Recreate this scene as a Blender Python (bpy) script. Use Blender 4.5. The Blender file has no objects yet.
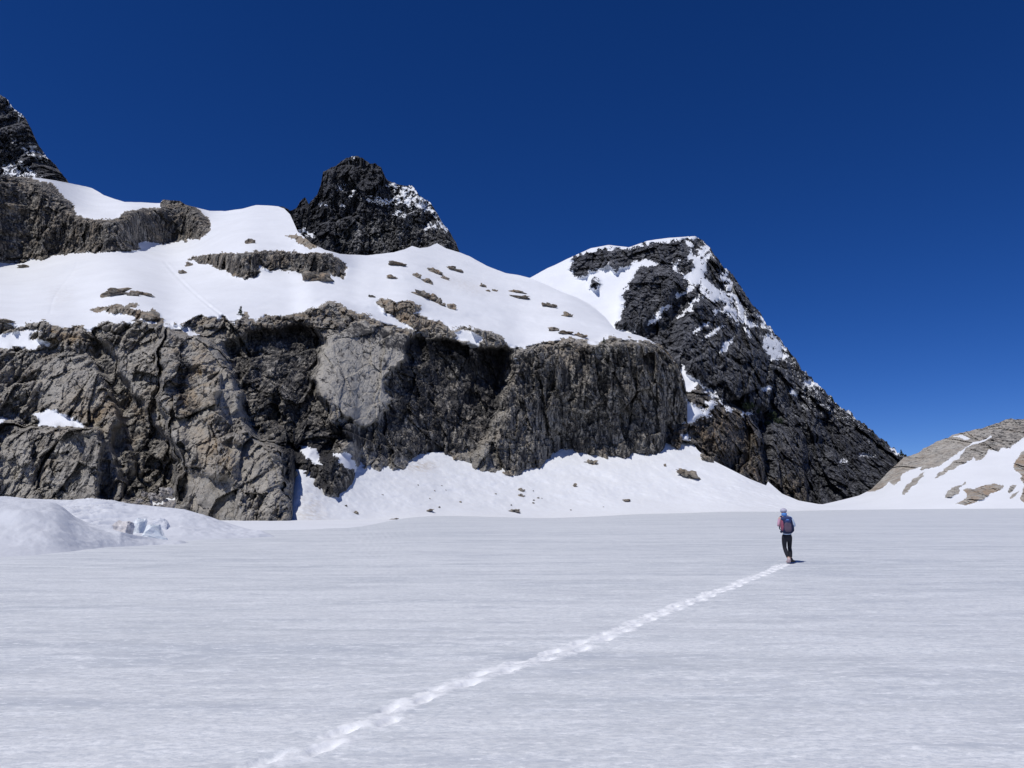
import bpy, bmesh, math, random, time
import numpy as np
from mathutils import Vector, Matrix

T00 = time.time()
scene = bpy.context.scene
COL = scene.collection

# ------------------------------------------------------------------ camera
F_PX, HORIZON, EYE = 760.0, 510.5, 1.6
PITCH = math.atan((HORIZON - 384.0) / F_PX)
cam_d = bpy.data.cameras.new("camera")
cam_d.sensor_fit = 'HORIZONTAL'
cam_d.sensor_width = 36.0
cam_d.lens = 36.0 * F_PX / 1024.0
cam_d.clip_start, cam_d.clip_end = 0.1, 60000.0
cam = bpy.data.objects.new("camera", cam_d)
cam.location = (0, 0, EYE)
cam.rotation_euler = (math.radians(90) + PITCH, 0, 0)
COL.objects.link(cam)
scene.camera = cam

# ------------------------------------------------------------------ light
SUN_EL, SUN_AZ = math.radians(60), math.radians(-139)      # azimuth from +Y towards +X
TO_SUN = Vector((math.cos(SUN_EL) * math.sin(SUN_AZ), math.cos(SUN_EL) * math.cos(SUN_AZ), math.sin(SUN_EL)))
world = bpy.data.worlds.new("World")
scene.world = world
world.use_nodes = True
wn, wl = world.node_tree.nodes, world.node_tree.links
wn.clear()
sky = wn.new('ShaderNodeTexSky')
sky.sky_type = 'NISHITA'
sky.sun_disc = False
sky.sun_elevation = SUN_EL
sky.sun_rotation = SUN_AZ
sky.altitude = 3500
sky.air_density = 0.75
sky.dust_density = 0.15
sky.ozone_density = 5.0
hsv = wn.new('ShaderNodeHueSaturation')
hsv.inputs['Saturation'].default_value = 1.265
hsv.inputs['Hue'].default_value = 0.516
bg = wn.new('ShaderNodeBackground')
bg.inputs['Strength'].default_value = 0.092
wo = wn.new('ShaderNodeOutputWorld')
wl.new(sky.outputs[0], hsv.inputs['Color'])
wl.new(hsv.outputs[0], bg.inputs[0])
wl.new(bg.outputs[0], wo.inputs[0])
sun_d = bpy.data.lights.new("sun", 'SUN')
sun_d.energy = 3.3
sun_d.angle = math.radians(0.5)
sun_d.color = (1.0, 0.965, 0.92)
sun = bpy.data.objects.new("sun", sun_d)
sun.rotation_euler = TO_SUN.to_track_quat('Z', 'Y').to_euler()
sun.location = (0, 0, 50)
COL.objects.link(sun)
scene.view_settings.view_transform = 'Standard'
scene.view_settings.look = 'None'
scene.view_settings.exposure = 0.0
scene.view_settings.gamma = 1.0
scene.render.engine = 'CYCLES'
scene.cycles.max_bounces = 6
scene.cycles.diffuse_bounces = 3

# ------------------------------------------------------------------ numpy noise
def _hash(ix, iy, iz, seed):
    h = (ix.astype(np.uint32) * np.uint32(374761393) + iy.astype(np.uint32) * np.uint32(668265263)
         + iz.astype(np.uint32) * np.uint32(2147483647) + np.uint32((seed * 144665 + 1013) & 0xffffffff))
    h = (h ^ (h >> np.uint32(13))) * np.uint32(1274126177)
    h = (h ^ (h >> np.uint32(16))) * np.uint32(2246822519)
    return h ^ (h >> np.uint32(13))

def _u(h, k):
    return (((h * np.uint32(2654435761 + 2 * k * 40503)) >> np.uint32(8)).astype(np.float32)) / np.float32(16777216.0)

def perlin(x, y, z, seed=0):
    x = np.asarray(x, np.float32); y = np.asarray(y, np.float32); z = np.asarray(z, np.float32)
    x, y, z = np.broadcast_arrays(x, y, z)
    x0, y0, z0 = np.floor(x), np.floor(y), np.floor(z)
    fx, fy, fz = x - x0, y - y0, z - z0
    ix, iy, iz = x0.astype(np.int64), y0.astype(np.int64), z0.astype(np.int64)
    w = lambda t: t * t * t * (t * (t * 6 - 15) + 10)
    ux, uy, uz = w(fx), w(fy), w(fz)
    out = 0
    for dx in (0, 1):
        for dy in (0, 1):
            for dz in (0, 1):
                h = _hash(ix + dx, iy + dy, iz + dz, seed)
                g = ((_u(h, 1) * 2 - 1) * (fx - dx) + (_u(h, 2) * 2 - 1) * (fy - dy) + (_u(h, 3) * 2 - 1) * (fz - dz))
                out = out + g * (ux if dx else 1 - ux) * (uy if dy else 1 - uy) * (uz if dz else 1 - uz)
    return out * 1.5

def fbm(x, y, z, octaves=4, seed=0, gain=0.5):
    a, s, o = 1.0, 1.0, 0
    for i in range(octaves):
        o = o + a * perlin(np.asarray(x) * s, np.asarray(y) * s, np.asarray(z) * s, seed + i * 17)
        a *= gain; s *= 2.03
    return o

def facets(x, y, z, seed=0, tilt=1.0, tz=1.0):
    """cell noise: every cell gets its own random plane, so the relief breaks into blocks; returns (value, edge)"""
    x = np.asarray(x, np.float32); y = np.asarray(y, np.float32); z = np.asarray(z, np.float32)
    ix, iy, iz = (np.floor(v).astype(np.int64) for v in (x, y, z))
    b1 = np.full(x.shape, 9.0, np.float32); b2 = b1.copy(); val = np.zeros(x.shape, np.float32)
    for dx in (-1, 0, 1):
        for dy in (-1, 0, 1):
            for dz in (-1, 0, 1):
                h = _hash(ix + dx, iy + dy, iz + dz, seed)
                rx = (ix + dx) + _u(h, 1) - x; ry = (iy + dy) + _u(h, 2) - y; rz = (iz + dz) + _u(h, 3) - z
                d = rx * rx + ry * ry + rz * rz
                v = (_u(h, 4) * 2 - 1) + tilt * ((_u(h, 5) * 2 - 1) * rx + tz * (_u(h, 6) * 2 - 1) * rz)
                m = d < b1
                b2 = np.where(m, b1, np.minimum(b2, d)); b1 = np.where(m, d, b1); val = np.where(m, v, val)
    return val, np.sqrt(b2) - np.sqrt(b1)

def blur(a, sx, sy=None):
    sy = sx if sy is None else sy
    def one(a, s, ax):
        if s <= 0: return a
        r = int(max(1, math.ceil(s * 3)))
        k = np.exp(-0.5 * (np.arange(-r, r + 1) / s) ** 2); k /= k.sum()
        pad = [(0, 0), (0, 0)]; pad[ax] = (r, r)
        p = np.pad(a, pad, mode='edge'); o = np.zeros_like(a, dtype=np.float64)
        n = a.shape[ax]
        for i, w in enumerate(k):
            o += w * (p[i:i + n, :] if ax == 0 else p[:, i:i + n])
        return o
    return one(one(a.astype(np.float64), sy, 0), sx, 1)

def inside(poly, X, Y):
    res = np.zeros(X.shape, bool)
    xs = [p[0] for p in poly]; ys = [p[1] for p in poly]
    sel = (X >= min(xs)) & (X <= max(xs)) & (Y >= min(ys)) & (Y <= max(ys))
    if not sel.any(): return res
    px, py = X[sel], Y[sel]; c = np.zeros(px.shape, bool)
    n = len(poly); j = n - 1
    for i in range(n):
        xi, yi = poly[i]; xj, yj = poly[j]
        if yi != yj:
            c ^= ((yi > py) != (yj > py)) & (px < (xj - xi) * (py - yi) / (yj - yi) + xi)
        j = i
    res[sel] = c
    return res

def sstep(a, b, x):
    t = np.clip((x - a) / (b - a), 0, 1)
    return t * t * (3 - 2 * t)

def curve(pts):
    xs = np.array([p[0] for p in pts], float); ys = np.array([p[1] for p in pts], float)
    return lambda x: np.interp(x, xs, ys)

# a bearing and an elevation (as seen from where the photographer stood) and a distance north give a place in the world
CP, SP = math.cos(PITCH), math.sin(PITCH)
def tangents(X, Y):
    a = (np.asarray(X, float) - 512) / F_PX; b = (384 - np.asarray(Y, float)) / F_PX
    dy = CP - b * SP
    return a / dy, (SP + b * CP) / dy
def place(X, Y, D):
    tx, tz = tangents(X, Y)
    return np.stack([tx * D, D + 0 * tx, EYE + tz * D], -1)

# ------------------------------------------------------------------ mesh helpers
def mesh_from_arrays(name, verts, quads, mat, attrs=None, smooth=True, kind=None, parent=None):
    me = bpy.data.meshes.new(name)
    nv, nf = len(verts), len(quads)
    k = quads.shape[1]
    me.vertices.add(nv); me.vertices.foreach_set('co', np.ascontiguousarray(verts, np.float32).ravel())
    me.loops.add(nf * k); me.loops.foreach_set('vertex_index', np.ascontiguousarray(quads, np.int32).ravel())
    me.polygons.add(nf)
    me.polygons.foreach_set('loop_start', np.arange(0, nf * k, k, dtype=np.int32))
    me.polygons.foreach_set('use_smooth', np.full(nf, bool(smooth)))
    me.update(calc_edges=True)
    for an, av in (attrs or {}).items():
        at = me.attributes.new(an, 'FLOAT', 'POINT'); at.data.foreach_set('value', np.ascontiguousarray(av, np.float32).ravel())
    me.materials.append(mat)
    o = bpy.data.objects.new(name, me)
    COL.objects.link(o)
    if kind: o['kind'] = kind
    if parent: o.parent = parent
    return o

def grid_quads(nr, nc):
    i = np.arange(nr * nc).reshape(nr, nc)
    return np.stack([i[:-1, :-1], i[:-1, 1:], i[1:, 1:], i[1:, :-1]], -1).reshape(-1, 4)

def split_grid(P, ids, table, attrs, extra_structure=True):
    """one object per id of a sheet; ids are per vertex, a face takes the id of its first corner"""
    nr, nc = P.shape[:2]
    q = grid_quads(nr, nc); v = P.reshape(-1, 3); fid = ids.reshape(-1)[q[:, 0]]
    out = {}
    for k, (name, mat, smooth) in table.items():
        qq = q[fid == k]
        if not len(qq): continue
        used = np.unique(qq); remap = np.zeros(len(v), np.int64); remap[used] = np.arange(len(used))
        out[k] = mesh_from_arrays(name, v[used], remap[qq], mat, {n: a.reshape(-1)[used] for n, a in attrs.items()}, smooth, 'structure')
    return out

def slope_segment(t, yA, DA, yB, DB, X):
    """rows t (nr,1) of a straight hillside between two lines seen at yA (distance DA) and yB (distance DB)"""
    Y = yA + (yB - yA) * t
    _, T = tangents(X, Y); _, TA = tangents(X, yA + 0 * X); _, TB = tangents(X, yB + 0 * X)
    zA, zB = TA * DA, TB * DB
    dD = np.where(np.abs(DB - DA) < 1e-3, 1e-3, DB - DA)
    m = (zB - zA) / dD
    D = (zA - m * DA) / np.where(np.abs(T - m) < 1e-6, 1e-6, T - m)
    D = np.where(np.isfinite(D), D, DA)
    lo, hi = np.minimum(DA, DB), np.maximum(DA, DB)
    D = np.clip(D, lo, hi)
    return Y, D

def profile(X, Y, yA, DA, yB, DB):
    """distance of a straight hillside between two (smooth) lines, for any elevation Y"""
    _, T = tangents(X, Y); _, TA = tangents(X, yA); _, TB = tangents(X, yB)
    m = (TB * DB - TA * DA) / (DB - DA)
    D = (TA * DA - m * DA) / np.where(np.abs(T - m) < 1e-6, 1e-6, T - m)
    return np.clip(np.where(np.isfinite(D), D, DB), np.minimum(DA, DB) - 3, np.maximum(DA, DB) + 8)

def back_side(P, drop=(0.25, 0.55, 0.8, 1.0), depth=260.0):
    """the far flank of a mountain: from the skyline down to the ground behind it"""
    top = P[-1]
    rows = []
    for i, f in enumerate(drop):
        r = top.copy(); k = 1 + depth * (i + 1) / len(drop) / np.maximum(top[:, 1], 1)
        r[:, 0] *= k; r[:, 1] *= k; r[:, 2] = top[:, 2] * (1 - f) - 12 * f
        rows.append(r)
    return np.concatenate([P, np.stack(rows)], 0)

def grow(a, n, mode='last'):
    return np.concatenate([a, np.repeat(a[-1:], n, 0)], 0)

# ------------------------------------------------------------------ materials
def new_mat(name):
    m = bpy.data.materials.new(name); m.use_nodes = True
    nt = m.node_tree; nt.nodes.clear()
    out = nt.nodes.new('ShaderNodeOutputMaterial'); b = nt.nodes.new('ShaderNodeBsdfPrincipled')
    nt.links.new(b.outputs[0], out.inputs[0])
    return m, nt, b

class NB:
    """tiny node builder"""
    def __init__(s, nt): s.nt = nt
    def n(s, t, **kw):
        o = s.nt.nodes.new(t)
        for k, v in kw.items(): setattr(o, k, v)
        return o
    def link(s, a, b): s.nt.links.new(a, b)
    def setin(s, sock, v):
        if hasattr(v, 'is_output'): s.link(v, sock)
        else: sock.default_value = v
    def coords(s, scale=(1, 1, 1), rot=(0, 0, 0)):
        g = s.n('ShaderNodeNewGeometry'); mp = s.n('ShaderNodeMapping')
        mp.inputs['Scale'].default_value = scale; mp.inputs['Rotation'].default_value = rot
        s.link(g.outputs['Position'], mp.inputs['Vector']); return mp.outputs[0]
    def noise(s, vec, scale, detail=4, rough=0.55, dist=0.0):
        o = s.n('ShaderNodeTexNoise'); s.link(vec, o.inputs['Vector'])
        o.inputs['Scale'].default_value = scale; o.inputs['Detail'].default_value = detail
        o.inputs['Roughness'].default_value = rough; o.inputs['Distortion'].default_value = dist
        return o.outputs['Fac']
    def ramp(s, fac, stops):
        o = s.n('ShaderNodeValToRGB'); s.link(fac, o.inputs[0])
        e = o.color_ramp.elements
        while len(e) < len(stops): e.new(0.5)
        for i, (p, c) in enumerate(stops):
            e[i].position = p; e[i].color = (c, c, c, 1) if isinstance(c, (int, float)) else (*c, 1)
        return o.outputs[0]
    def mix(s, f, a, b, mode='MIX'):
        o = s.n('ShaderNodeMix', data_type='RGBA', blend_type=mode)
        s.setin(o.inputs[0], f)
        for sock, v in ((o.inputs[6], a), (o.inputs[7], b)):
            if isinstance(v, tuple): sock.default_value = (*v, 1)
            else: s.setin(sock, v)
        return o.outputs[2]
    def math(s, op, a, b=0.0, clamp=False):
        o = s.n('ShaderNodeMath', operation=op); o.use_clamp = clamp
        s.setin(o.inputs[0], a); s.setin(o.inputs[1], b); return o.outputs[0]
    def attr(s, name):
        o = s.n('ShaderNodeAttribute'); o.attribute_name = name; return o.outputs['Fac']
    def bump(s, h, strength, dist):
        o = s.n('ShaderNodeBump'); o.inputs['Strength'].default_value = strength; o.inputs['Distance'].default_value = dist
        s.link(h, o.inputs['Height']); return o.outputs[0]

def snow_material(name, base=(0.80, 0.825, 0.86), dirt=(0.50, 0.44, 0.37), bump_scale=0.35, bump_d=0.25):
    m, nt, b = new_mat(name); k = NB(nt)
    v = k.coords()
    n1 = k.noise(v, 0.03, 5, 0.6)
    c = k.mix(k.ramp(n1, [(0.35, 0.0), (0.7, 1.0)]), base, tuple(x * 0.93 for x in base))
    d = k.math('MULTIPLY', k.attr('dirt'), k.ramp(k.noise(v, 0.35, 6, 0.7), [(0.38, 0.0), (0.62, 1.0)]))
    c = k.mix(d, c, dirt)
    k.link(c, b.inputs['Base Color'])
    b.inputs['Roughness'].default_value = 0.65
    b.inputs['Specular IOR Level'].default_value = 0.25
    h = k.noise(v, bump_scale, 6, 0.62)
    k.link(k.bump(h, 0.6, bump_d), b.inputs['Normal'])
    return m

def rock_material(name, pale, mid, dark, warm, stain_shade_col=(0.026, 0.026, 0.029), size=1.0, snow_dust=True, warm0=0.22):
    """size stretches every pattern; attributes on the mesh: stain (wet black streaks plus painted recess shade), warm (ochre rock), dust (snow on ledges)"""
    m, nt, b = new_mat(name); k = NB(nt)
    v = k.coords()
    vs = k.coords(scale=(1, 1, 0.16))
    big = k.noise(v, 0.045 / size, 5, 0.6, 0.6)
    med = k.noise(v, 0.22 / size, 6, 0.7, 0.4)
    fine = k.noise(v, 1.1 / size, 6, 0.75)
    streak = k.noise(vs, 0.30 / size, 7, 0.74, 0.3)
    streak2 = k.noise(vs, 0.12 / size, 5, 0.6, 0.5)
    c = k.mix(k.ramp(big, [(0.36, 0.0), (0.62, 1.0)]), pale, mid)
    c = k.mix(k.ramp(med, [(0.46, 0.0), (0.60, 0.85)]), c, dark)
    wv = k.math('MULTIPLY', k.math('ADD', k.attr('warm'), warm0), k.ramp(k.noise(v, 0.09 / size, 5, 0.65, 0.8), [(0.42, 0.0), (0.64, 1.0)]), True)
    c = k.mix(wv, c, warm)
    c = k.mix(k.ramp(fine, [(0.3, 0.55), (0.55, 0.0)]), c, tuple(x * 0.45 for x in dark))
    c = k.mix(k.math('MULTIPLY', k.attr('pale'), k.ramp(k.noise(vs, 0.16 / size, 5, 0.6), [(0.30, 0.45), (0.55, 0.9)])), c, tuple(x * 0.98 for x in pale))
    sv = k.math('ADD', k.attr('stain'), -0.02)  # water streaks, and cliff shade painted into the rock colour
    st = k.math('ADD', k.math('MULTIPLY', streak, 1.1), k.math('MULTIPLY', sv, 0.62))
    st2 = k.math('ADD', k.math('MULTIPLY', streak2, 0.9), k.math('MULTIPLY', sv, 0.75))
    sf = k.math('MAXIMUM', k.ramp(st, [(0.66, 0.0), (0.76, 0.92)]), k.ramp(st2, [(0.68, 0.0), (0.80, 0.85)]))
    c = k.mix(sf, c, stain_shade_col)
    rough = 0.85
    if snow_dust:
        g = k.n('ShaderNodeNewGeometry'); sx = k.n('ShaderNodeSeparateXYZ'); k.link(g.outputs['Normal'], sx.inputs[0])
        dn = k.math('ADD', k.math('MULTIPLY', sx.outputs[2], 0.8), k.math('MULTIPLY', k.noise(k.coords(scale=(0.55, 0.4, 1.5)), 0.15 / size, 5, 0.66), 0.9))
        dn = k.math('ADD', dn, k.math('MULTIPLY', k.attr('dust'), 0.75))
        c = k.mix(k.ramp(k.math('MULTIPLY', dn, 0.5), [(0.74, 0.0), (0.775, 1.0)]), c, (0.80, 0.825, 0.86))
    k.link(c, b.inputs['Base Color'])
    b.inputs['Roughness'].default_value = rough
    b.inputs['Specular IOR Level'].default_value = 0.2
    hh = k.math('ADD', k.math('MULTIPLY', fine, 0.6), med)
    k.link(k.bump(hh, 0.9, 1.1 * size), b.inputs['Normal'])
    return m

def lake_material(name="lake_snow", trod=False):
    m, nt, b = new_mat(name); k = NB(nt)
    v1 = k.coords(scale=(0.20, 1, 1), rot=(0, 0, math.radians(3)))
    v2 = k.coords(scale=(0.12, 1, 1), rot=(0, 0, math.radians(-3)))
    v3 = k.coords(scale=(0.30, 1, 1), rot=(0, 0, math.radians(1)))
    big = k.noise(k.coords(scale=(0.35, 1, 1)), 0.10, 6, 0.65, 0.6)
    s1 = k.noise(v1, 2.2, 6, 0.66, 0.3)
    s2 = k.noise(v2, 0.62, 6, 0.66, 0.3)
    s3 = k.noise(v3, 6.5, 5, 0.7, 0.2)
    fine = k.noise(k.coords(scale=(0.5, 1, 1)), 26.0, 5, 0.8)
    c = k.mix(k.ramp(big, [(0.38, 0.0), (0.64, 1.0)]), (0.502, 0.538, 0.567), (0.717, 0.740, 0.754))
    fr = k.math('MULTIPLY', k.attr('near_sheen'), k.ramp(k.noise(k.coords(scale=(0.3, 1, 1)), 1.1, 6, 0.7), [(0.32, 0.25), (0.6, 1.0)]))
    c = k.mix(fr, c, (0.762, 0.778, 0.792))  # view-angle brightening of the near snow, mixed in as a lighter colour
    s4 = k.noise(k.coords(scale=(0.45, 1, 1), rot=(0, 0, math.radians(2))), 15.0, 4, 0.75)
    s5 = k.noise(k.coords(scale=(0.30, 1, 1), rot=(0, 0, math.radians(5))), 1.4, 6, 0.7, 0.5)
    c = k.mix(k.ramp(s2, [(0.46, 0.0), (0.60, 0.75)]), c, (0.757, 0.781, 0.795))
    c = k.mix(k.ramp(s2, [(0.34, 0.65), (0.46, 0.0)]), c, (0.452, 0.491, 0.547))
    c = k.mix(k.ramp(s1, [(0.50, 0.0), (0.62, 0.8)]), c, (0.797, 0.821, 0.835))
    c = k.mix(k.ramp(s1, [(0.34, 0.6), (0.45, 0.0)]), c, (0.462, 0.496, 0.552))
    c = k.mix(k.ramp(s3, [(0.52, 0.0), (0.66, 0.75)]), c, (0.842, 0.866, 0.887))
    c = k.mix(k.ramp(s3, [(0.30, 0.35), (0.45, 0.0)]), c, (0.482, 0.516, 0.572))
    c = k.mix(k.ramp(s5, [(0.56, 0.0), (0.64, 0.7)]), c, (0.822, 0.846, 0.862))
    c = k.mix(k.ramp(s4, [(0.55, 0.0), (0.64, 0.8)]), c, (0.902, 0.921, 0.930))
    c = k.mix(k.ramp(s4, [(0.34, 0.6), (0.44, 0.0)]), c, (0.452, 0.491, 0.542))
    c = k.mix(k.ramp(fine, [(0.40, 0.6), (0.55, 0.0)]), c, (0.472, 0.511, 0.562))
    if trod:
        tn = k.noise(k.coords(), 13.0, 5, 0.7)
        tf = k.math('ADD', k.math('MULTIPLY', k.attr('trod'), 1.25), k.math('MULTIPLY', k.math('SUBTRACT', tn, 0.5), 1.5))
        c = k.mix(k.ramp(tf, [(0.25, 0.0), (0.75, 1.0)]), c, (0.862, 0.881, 0.897))
    k.link(c, b.inputs['Base Color'])
    b.inputs['Roughness'].default_value = 0.6
    b.inputs['Specular IOR Level'].default_value = 0.25
    h = k.math('ADD', k.math('MULTIPLY', s1, 0.5), k.math('MULTIPLY', fine, 0.3))
    h = k.math('ADD', h, k.math('MULTIPLY', s3, 0.4))
    k.link(k.bump(h, 0.7, 0.03), b.inputs['Normal'])
    return m

M_SNOW = snow_material("mountain_snow")
M_BANK = snow_material("bank_snow", base=(0.70, 0.725, 0.77), bump_scale=3.0, bump_d=0.03)
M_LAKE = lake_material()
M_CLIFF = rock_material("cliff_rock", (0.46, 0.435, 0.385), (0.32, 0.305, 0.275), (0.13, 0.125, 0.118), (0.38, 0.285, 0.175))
M_SLAB = rock_material("slab_rock", (0.40, 0.37, 0.31), (0.30, 0.27, 0.225), (0.15, 0.14, 0.125), (0.36, 0.25, 0.15), size=0.8)
M_PEAK = rock_material("peak_rock", (0.23, 0.236, 0.255), (0.125, 0.13, 0.145), (0.042, 0.045, 0.055), (0.22, 0.205, 0.19), size=1.7, warm0=0.0)
M_TOWER = rock_material("tower_rock", (0.16, 0.165, 0.18), (0.105, 0.11, 0.122), (0.05, 0.053, 0.062), (0.40, 0.395, 0.38), size=1.3, warm0=0.0)
M_HILL = rock_material("hill_rock", (0.56, 0.54, 0.49), (0.46, 0.44, 0.395), (0.27, 0.255, 0.235), (0.40, 0.30, 0.21), size=0.9, warm0=0.08)

# ------------------------------------------------------------------ lines of the land (bearing, elevation as seen from the camera)
SHORE_Y = curve([(-300, 532), (250, 531), (300, 530), (367, 527), (386, 521), (400, 518), (439, 515.3), (498, 517), (537, 518.5), (600, 516.5),
                 (640, 513.7), (680, 513.5), (722, 511.5), (780, 511.8), (829, 510), (920, 509), (1024, 508.3), (1400, 507.5)])
SHORE_D = curve([(-300, 265), (170, 270), (292, 285), (330, 300), (440, 380), (537, 420), (640, 450), (829, 480), (920, 450), (1024, 420), (1400, 360)])

def smooth_curve(fn, sigma, lo=-460, hi=1500):
    g = np.arange(lo, hi, 2.0); v = blur(fn(g)[None, :], sigma / 2.0, 0)[0]
    return lambda x: np.interp(x, g, v)
SHORE_Y = smooth_curve(SHORE_Y, 16)
SHORE_D = smooth_curve(SHORE_D, 40)

def col_noise(x, seed, scale, amp):
    return amp * fbm(x / scale, 0 * x + seed * 7.3, 0 * x, 4, seed, 0.6)

# ---- frozen lake: one sheet around the camera, ripples modelled
def lake_ripples(x, y):
    return (0.012 * fbm(x * 0.32, y * 2.0, 0 * x, 4, 5) + 0.02 * fbm(x * 0.10, y * 0.75, 0 * x, 3, 9) + 0.05 * fbm(x * 0.03, y * 0.12, 0 * x, 3, 15))

def build_lake():
    wing = np.geomspace(6, 11600, 70)
    xs = np.concatenate([(-420 - wing)[::-1], np.arange(-420, 1445, 1.35), 1445 + wing])
    X = xs[None, :]
    yfar = SHORE_Y(X); Dfar = SHORE_D(X)
    _, Tfar = tangents(X, yfar)
    zfar = EYE + Tfar * Dfar
    ys = 1.0 - np.linspace(0, 1, 330)[:, None]
    # bearings as azimuth so the sheet can close behind the camera
    tx, _ = tangents(X, 511 + 0 * X)
    Ynear = 960.0
    Yp = yfar + (Ynear - yfar) * ys ** 1.15
    _, T = tangents(X, Yp)
    # ground height rises (or falls) towards the far shore as zfar * (D / Dfar)^2
    qa, qb, qc = zfar / Dfar ** 2, -T, -EYE + 0 * T
    lo_, hi_ = np.full(T.shape, 0.4), np.broadcast_to(Dfar, T.shape).copy()
    for _i in range(40):
        md = 0.5 * (lo_ + hi_); up = (qa * md * md + qb * md + qc) < 0
        lo_ = np.where(up, md, lo_); hi_ = np.where(up, hi_, md)
    D = 0.5 * (lo_ + hi_)
    D = np.concatenate([D, Dfar * 1.03, Dfar * 1.12], 0)
    Xw = tx * D
    zb = zfar * (D / Dfar) ** 2
    Yw = D
    amp = np.clip(D / 12, 0.25, 6)
    fade = 1 - sstep(0.86, 1.0, D / Dfar)
    z = zb + fade * lake_ripples(Xw, Yw)
    near_sheen = 0.9 * np.exp(-(((Xw + 5.5) / 4.5) ** 2 + ((Yw - 5.5) / 3.5) ** 2)) + 0.8 * np.exp(-(((Xw - 4.5) / 2.6) ** 2 + ((Yw - 5.2) / 2.2) ** 2)) + 0.55 * np.exp(-(((Xw - 8.5) / 4.0) ** 2 + ((Yw - 11) / 3.5) ** 2)) + 0.45 * np.exp(-(((Xw + 0.5) / 3.0) ** 2 + ((Yw - 4.2) / 1.4) ** 2))  # where the near snow's sheen is painted into its colour
    P = np.stack([Xw + 0 * D, Yw, z], -1)
    q = grid_quads(*P.shape[:2])[:, ::-1]
    global LAKE
    LAKE = P.copy()
    pc = np.array([ground_at(*p_) for p_ in PATH_PX])
    near = (P[..., 1] < pc[:, 1].max() + 2)
    vx, vy = P[..., 0][near], P[..., 1][near]; dm = np.full(vx.shape, 9.0)
    for a_, b_ in zip(pc[:-1], pc[1:]):
        ex, ey = b_[0] - a_[0], b_[1] - a_[1]
        tt = np.clip(((vx - a_[0]) * ex + (vy - a_[1]) * ey) / (ex * ex + ey * ey), 0, 1)
        dm = np.minimum(dm, np.hypot(vx - a_[0] - tt * ex, vy - a_[1] - tt * ey))
    zz = P[..., 2]; zz[near] = zz[near] - 0.07 * (1 - sstep(0.17, 0.33, dm))
    V = P.reshape(-1, 3)
    # the rest of the sheet: sides, behind, and under the mountains to the horizon
    nr, nc = P.shape[:2]
    idx = np.arange(nr * nc).reshape(nr, nc)
    L = [(-9000, 9000, -40), (-9000, -9000, -2), (9000, -9000, -2), (9000, 9000, -40)]
    base = len(V)
    o = mesh_from_arrays("frozen_lake", V, q, M_LAKE, {'near_sheen': near_sheen}, True, 'structure')
    g = mesh_from_arrays("valley_floor", np.array([(-9000, -9000, -1.2), (9000, -9000, -1.2), (9000, -1, -1.2), (-9000, -1, -1.2),
                                                   (9000, 9000, -30), (-9000, 9000, -30)], float),
                         np.array([(0, 1, 2, 3), (3, 2, 4, 5)]), M_SNOW, {'dirt': np.zeros(6)}, False, 'structure')
    # the same snow carries on behind the camera
    y_edge = float(np.median(LAKE[0, :, 1])) + 0.04
    gx_ = np.concatenate([-np.geomspace(400, 8, 40), np.arange(-7.5, 7.6, 0.25), np.geomspace(8, 400, 40)])
    gy_ = np.concatenate([y_edge - np.arange(0, 6, 0.15), y_edge - np.geomspace(6.2, 420, 40)])
    GX, GY = np.meshgrid(gx_, gy_)
    PB = np.stack([GX, GY, lake_ripples(GX, GY) - 0.003], -1)
    mesh_from_arrays("snow_field", PB.reshape(-1, 3), grid_quads(*PB.shape[:2])[:, ::-1], M_LAKE, {'near_sheen': 0 * GX}, True, 'structure')
    return P

LAKE = None
def lake_z(x, y):
    d = (LAKE[..., 0] - x) ** 2 + (LAKE[..., 1] - y) ** 2
    i = np.unravel_index(np.argmin(d), d.shape)
    return float(LAKE[i][2])
def ground_at(px, py):
    """point on the lake seen at px, py"""
    tx, T = tangents(px, py)
    D = -EYE / T
    for _ in range(3):
        z = lake_z(float(tx * D), float(D)); D = (z - EYE) / T
    return float(tx * D), float(D), z
PATH_PX = [(70, 850), (165, 806), (243, 772), (293, 757), (340, 740), (369, 723), (422, 697), (470, 679.5), (513, 665.5), (560, 653), (600, 639.5), (649, 617.5), (678, 606.5), (709, 595), (748, 579.8), (776, 568), (787, 563.8)]
build_lake()

SURF = {}          # name -> (X, Y, D) for standing things on the slopes

# ---- snow apron between lake and cliffs
C1 = curve([(-300, 512), (100, 503), (128, 506), (172, 505), (186, 499.5), (218, 507.5), (246, 516), (274, 523.5), (292, 522.5), (293.5, 474), (303, 479), (312, 485), (335.5, 493.5),
            (347, 490), (356, 475), (357, 463), (367, 467), (382, 468.5), (386, 465), (396, 466), (408, 464), (415.5, 460.5), (430, 459), (448, 456.8), (467, 461),
            (476, 466), (487, 472), (514, 474), (539, 464), (548, 455), (567, 448.5), (589, 453), (620, 453.5), (651, 456.6), (664, 452), (665.5, 439), (670, 438),
            (680, 441), (694.7, 448.5), (711, 459.5), (730, 469), (749, 478.6), (766, 485.5), (768, 481.5), (782, 493.6), (798.6, 500.5), (818, 504), (830, 504.5), (870, 506)])
APRON_TAN = smooth_curve(curve([(-300, 0.2), (170, 0.24), (284, 0.27), (297, 0.62), (335, 0.52), (400, 0.44), (450, 0.44), (665, 0.45), (740, 0.38), (790, 0.26), (830, 0.17), (900, 0.15)]), 5)

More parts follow.
